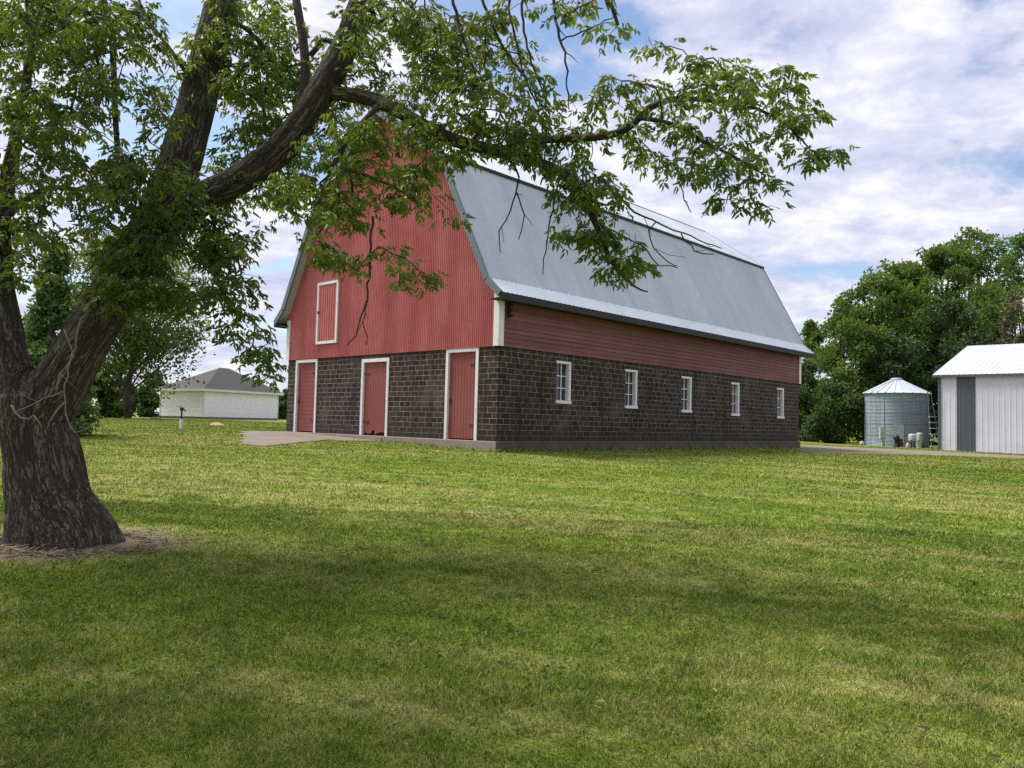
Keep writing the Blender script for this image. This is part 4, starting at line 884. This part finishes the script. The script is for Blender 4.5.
bg_tree('dark_bush', 'dark bush in shade just beyond the far barn corner', 'bush', 812, 66, 362, 52, MAT['leafD'], 7500, None, .0, .26, .12, lobes=18, seed=14)
# left side
bg_tree('blue_spruce', 'dark blue-green spruce seen behind the fork of the big trunk', 'tree', 46, 25, 236, 90, MAT['needle'], 13000, None, .02, .17, .14, conical=True, lobes=95, seed=21)
bg_tree('yard_tree', 'slim tree with bare dark trunk left of the white outbuilding', 'tree', 127, 57, 235, 170, MAT['leafY'], 18000, None, .27, .26, .27, lobes=60, seed=22)
bg_tree('yard_bush', 'yellow-green bush left of the slim bare trunk', 'bush', 98, 60, 352, 55, MAT['leafY'], 6000, None, .0, .25, .1, lobes=16, seed=23)
bg_tree('yard_bush', 'dark bush close behind the spruce and the big trunk', 'bush', 66, 58, 345, 50, MAT['leafD'], 5000, None, .0, .25, .1, lobes=16, seed=26)
bg_tree('hedge_bush', 'dark bush against the left end of the outbuilding', 'bush', 150, 72, 372, 32, MAT['leafD'], 4200, None, .0, .26, .1, lobes=14, seed=24)
bg_tree('hedge_bush', 'low dark bush in the gap behind the slim trunk', 'bush', 121, 78, 378, 36, MAT['leafD'], 4200, None, .0, .28, .1, lobes=14, seed=27)
bg_tree('distant_tree', 'hazy distant tree between the outbuilding and the barn', 'tree', 284, 130, 392, 22, MAT['leafD'], 2600, None, .05, .5, .2, lobes=12, seed=25)
bg_tree('distant_tree', 'far dark tree behind the left trunk edge', 'tree', 10, 70, 320, 80, MAT['leafD'], 6000, None, .1, .3, .25, lobes=18, seed=28)

# ------------------------------------------------------------------ small things on the lawn
p = on_ground(181, 429); hy = thing('yard_hydrant', 'slim black and white yard hydrant standing alone on the lawn', 'hydrant', p)
s_ = p[1] / F_PX
b = MB(); b.tube([(0, 0, -.05), (0, 0, .40)], [.07, .065], 10); b.build('sleeve', MAT['white'], hy); b = MB(); b.tube([(0, 0, .40), (0, 0, .42), (0, 0, .78)], [.06, .036, .032], 10); b.build('standpipe', MAT['dark'], hy)
b = MB(); b.box(-.06, .06, -.05, .05, .74, .86); b.tube([(.02, 0, .80), (.12, -.02, .78), (.16, -.02, .70)], [.03, .028, .028], 8); b.build('head', MAT['dark'], hy, bevel=.015); b = MB(); b.tube([(0, 0, .84), (-.08, 0, .92), (-.20, 0, .88)], [.015, .013, .012], 7); b.build('handle', MAT['dark'], hy)
p = on_ground(129, 418.3); sp_ = thing('short_post', 'short dark brown wooden post stub near the outbuilding', 'post', p); k = p[1] / F_PX; b = MB(); b.tube([(0, 0, -.1), (0, 0, 7 * k)], [2.0 * k, 1.8 * k], 9); b.build('post', MAT['rust'], sp_); b = MB(); b.tube([(0, 0, 7 * k), (0, 0, 8.2 * k)], [2.4 * k, 2.0 * k], 9); b.build('cap', MAT['soil'], sp_)
def mound(px, py, wpx, hpx, mat, name, label, cat):
    p = on_ground(px, py); k = p[1] / F_PX; b = MB(); rr = np.random.RandomState(int(px)); prof_ = [(1, -.08), (.96, .12), (.75, .5), (.45, .82), (.15, .98), (.01, 1.)]
    b.lathe([(r * wpx * k / 2, z * hpx * k) for r, z in prof_], 28); b.v = [(x * (1 + .15 * mn.noise(Vector((x * 2, y * 2, z * 3)))), y * (1 + .15 * mn.noise(Vector((x * 2, y * 2, 5)))), z * (1 + .5 * mn.noise(Vector((x * 3, y * 3, 1))))) for x, y, z in b.v]
    o = b.build(name, mat, None, True); o.location = p; tag(o, label, cat)
mound(156, 420, 14, 3.2, MAT['soil'], 'soil_mound', 'low brown soil heap before the outbuilding wall', 'soil mound')
mound(217, 425.5, 15, 3.0, MAT['straw'], 'straw_heap', 'low yellow straw heap on the lawn before the outbuilding', 'straw heap')

# ------------------------------------------------------------------ light, sky, camera
EL = 57.; sh_ = nrm([-.92, .37, 0]); sun_dir = np.array([sh_[0] * math.cos(rad(EL)), sh_[1] * math.cos(rad(EL)), math.sin(rad(EL))])
sl = bpy.data.lights.new('sun', 'SUN'); sl.energy = 5.0; sl.angle = rad(18.0); sl.color = (1, .94, .89); so = bpy.data.objects.new('sun', sl); col.objects.link(so)
so.rotation_euler = Vector(sun_dir).to_track_quat('Z', 'Y').to_euler()
wd = bpy.data.worlds.new('World'); scene.world = wd; wd.use_nodes = True; nt = wd.node_tree; nt.nodes.clear()
class W(NT):
    def __init__(s): s.t = nt
wn = W(); outw = wn.n('ShaderNodeOutputWorld'); bg = wn.n('ShaderNodeBackground'); bg.inputs[1].default_value = .1; wn.l(bg.outputs[0], outw.inputs[0])
sky = wn.n('ShaderNodeTexSky'); sky.sky_type = 'NISHITA'; sky.sun_disc = False; sky.sun_elevation = rad(EL); sky.sun_rotation = math.atan2(sun_dir[0], sun_dir[1]); sky.air_density = 1.0; sky.dust_density = 1.0
tc = wn.n('ShaderNodeTexCoord'); sp = wn.n('ShaderNodeSeparateXYZ'); wn.l(tc.outputs['Generated'], sp.inputs[0])
zz = wn.math('ADD', wn.math('MAXIMUM', sp.outputs[2], 0.0), .30); cbn = wn.n('ShaderNodeCombineXYZ'); wn.l(wn.math('DIVIDE', sp.outputs[0], zz), cbn.inputs[0]); wn.l(wn.math('DIVIDE', sp.outputs[1], zz), cbn.inputs[1])
mp = wn.n('ShaderNodeMapping'); mp.inputs['Location'].default_value = (.886, 5.296, 0); mp.inputs['Rotation'].default_value = (0, 0, rad(20)); mp.inputs['Scale'].default_value = (1.0, 1.25, 1); wn.l(cbn.outputs[0], mp.inputs[0]); pv = mp.outputs[0]
n1 = wn.noise(pv, 2.6, 12, .62, .15); n2 = wn.noise(pv, 6.0, 11, .64, .2); n3 = wn.noise(pv, .8, 4, .5)
cover = wn.math('ADD', wn.math('MULTIPLY', n1, .75), wn.math('MULTIPLY', n3, .25)); mask = wn.ramp(cover, (.40, 0.0), (.48, .96))
shade = wn.ramp(wn.math('ADD', wn.math('MULTIPLY', n2, .6), wn.math('MULTIPLY', n1, .4)), (.36, (5.3, 5.7, 8.2)), (.49, (7.5, 7.7, 9.5)), (.60, (10.4, 10.3, 10.9)))
dt = wn.n('ShaderNodeVectorMath', operation='DOT_PRODUCT'); wn.l(tc.outputs['Generated'], dt.inputs[0]); dt.inputs[1].default_value = tuple(sun_dir)
glow = wn.math('POWER', wn.math('MAXIMUM', dt.outputs['Value'], 0.0), 7.0)
skyc = wn.mix(1.0, sky.outputs[0], (1.7, 1.75, 1.8), 'MULTIPLY')
wn.l(wn.mix(1.0, wn.mix(mask, skyc, shade), wn.mix(glow, (0, 0, 0), (10., 9.5, 8.5)), 'ADD'), bg.inputs[0])
cam = bpy.data.cameras.new('camera'); cam.sensor_fit = 'HORIZONTAL'; cam.sensor_width = 36; cam.lens = F_PX / 1024 * 36; cam.clip_end = 5000; cam.clip_start = .05
co_ = bpy.data.objects.new('camera', cam); col.objects.link(co_); Rm = M @ np.diag([1, -1, -1.]); mw = Matrix([[*Rm[0], EYE[0]], [*Rm[1], EYE[1]], [*Rm[2], EYE[2]], [0, 0, 0, 1]]); co_.matrix_world = mw
scene.camera = co_
scene.view_settings.view_transform = 'Standard'; scene.view_settings.look = 'None'; scene.view_settings.exposure = 0
scene.render.engine = 'CYCLES'; scene.cycles.use_denoising = False; scene.cycles.use_adaptive_sampling = False; scene.cycles.sample_clamp_indirect = 2.0; scene.cycles.diffuse_bounces = 3; scene.cycles.transmission_bounces = 3; scene.cycles.max_bounces = 5; scene.cycles.transparent_max_bounces = 4
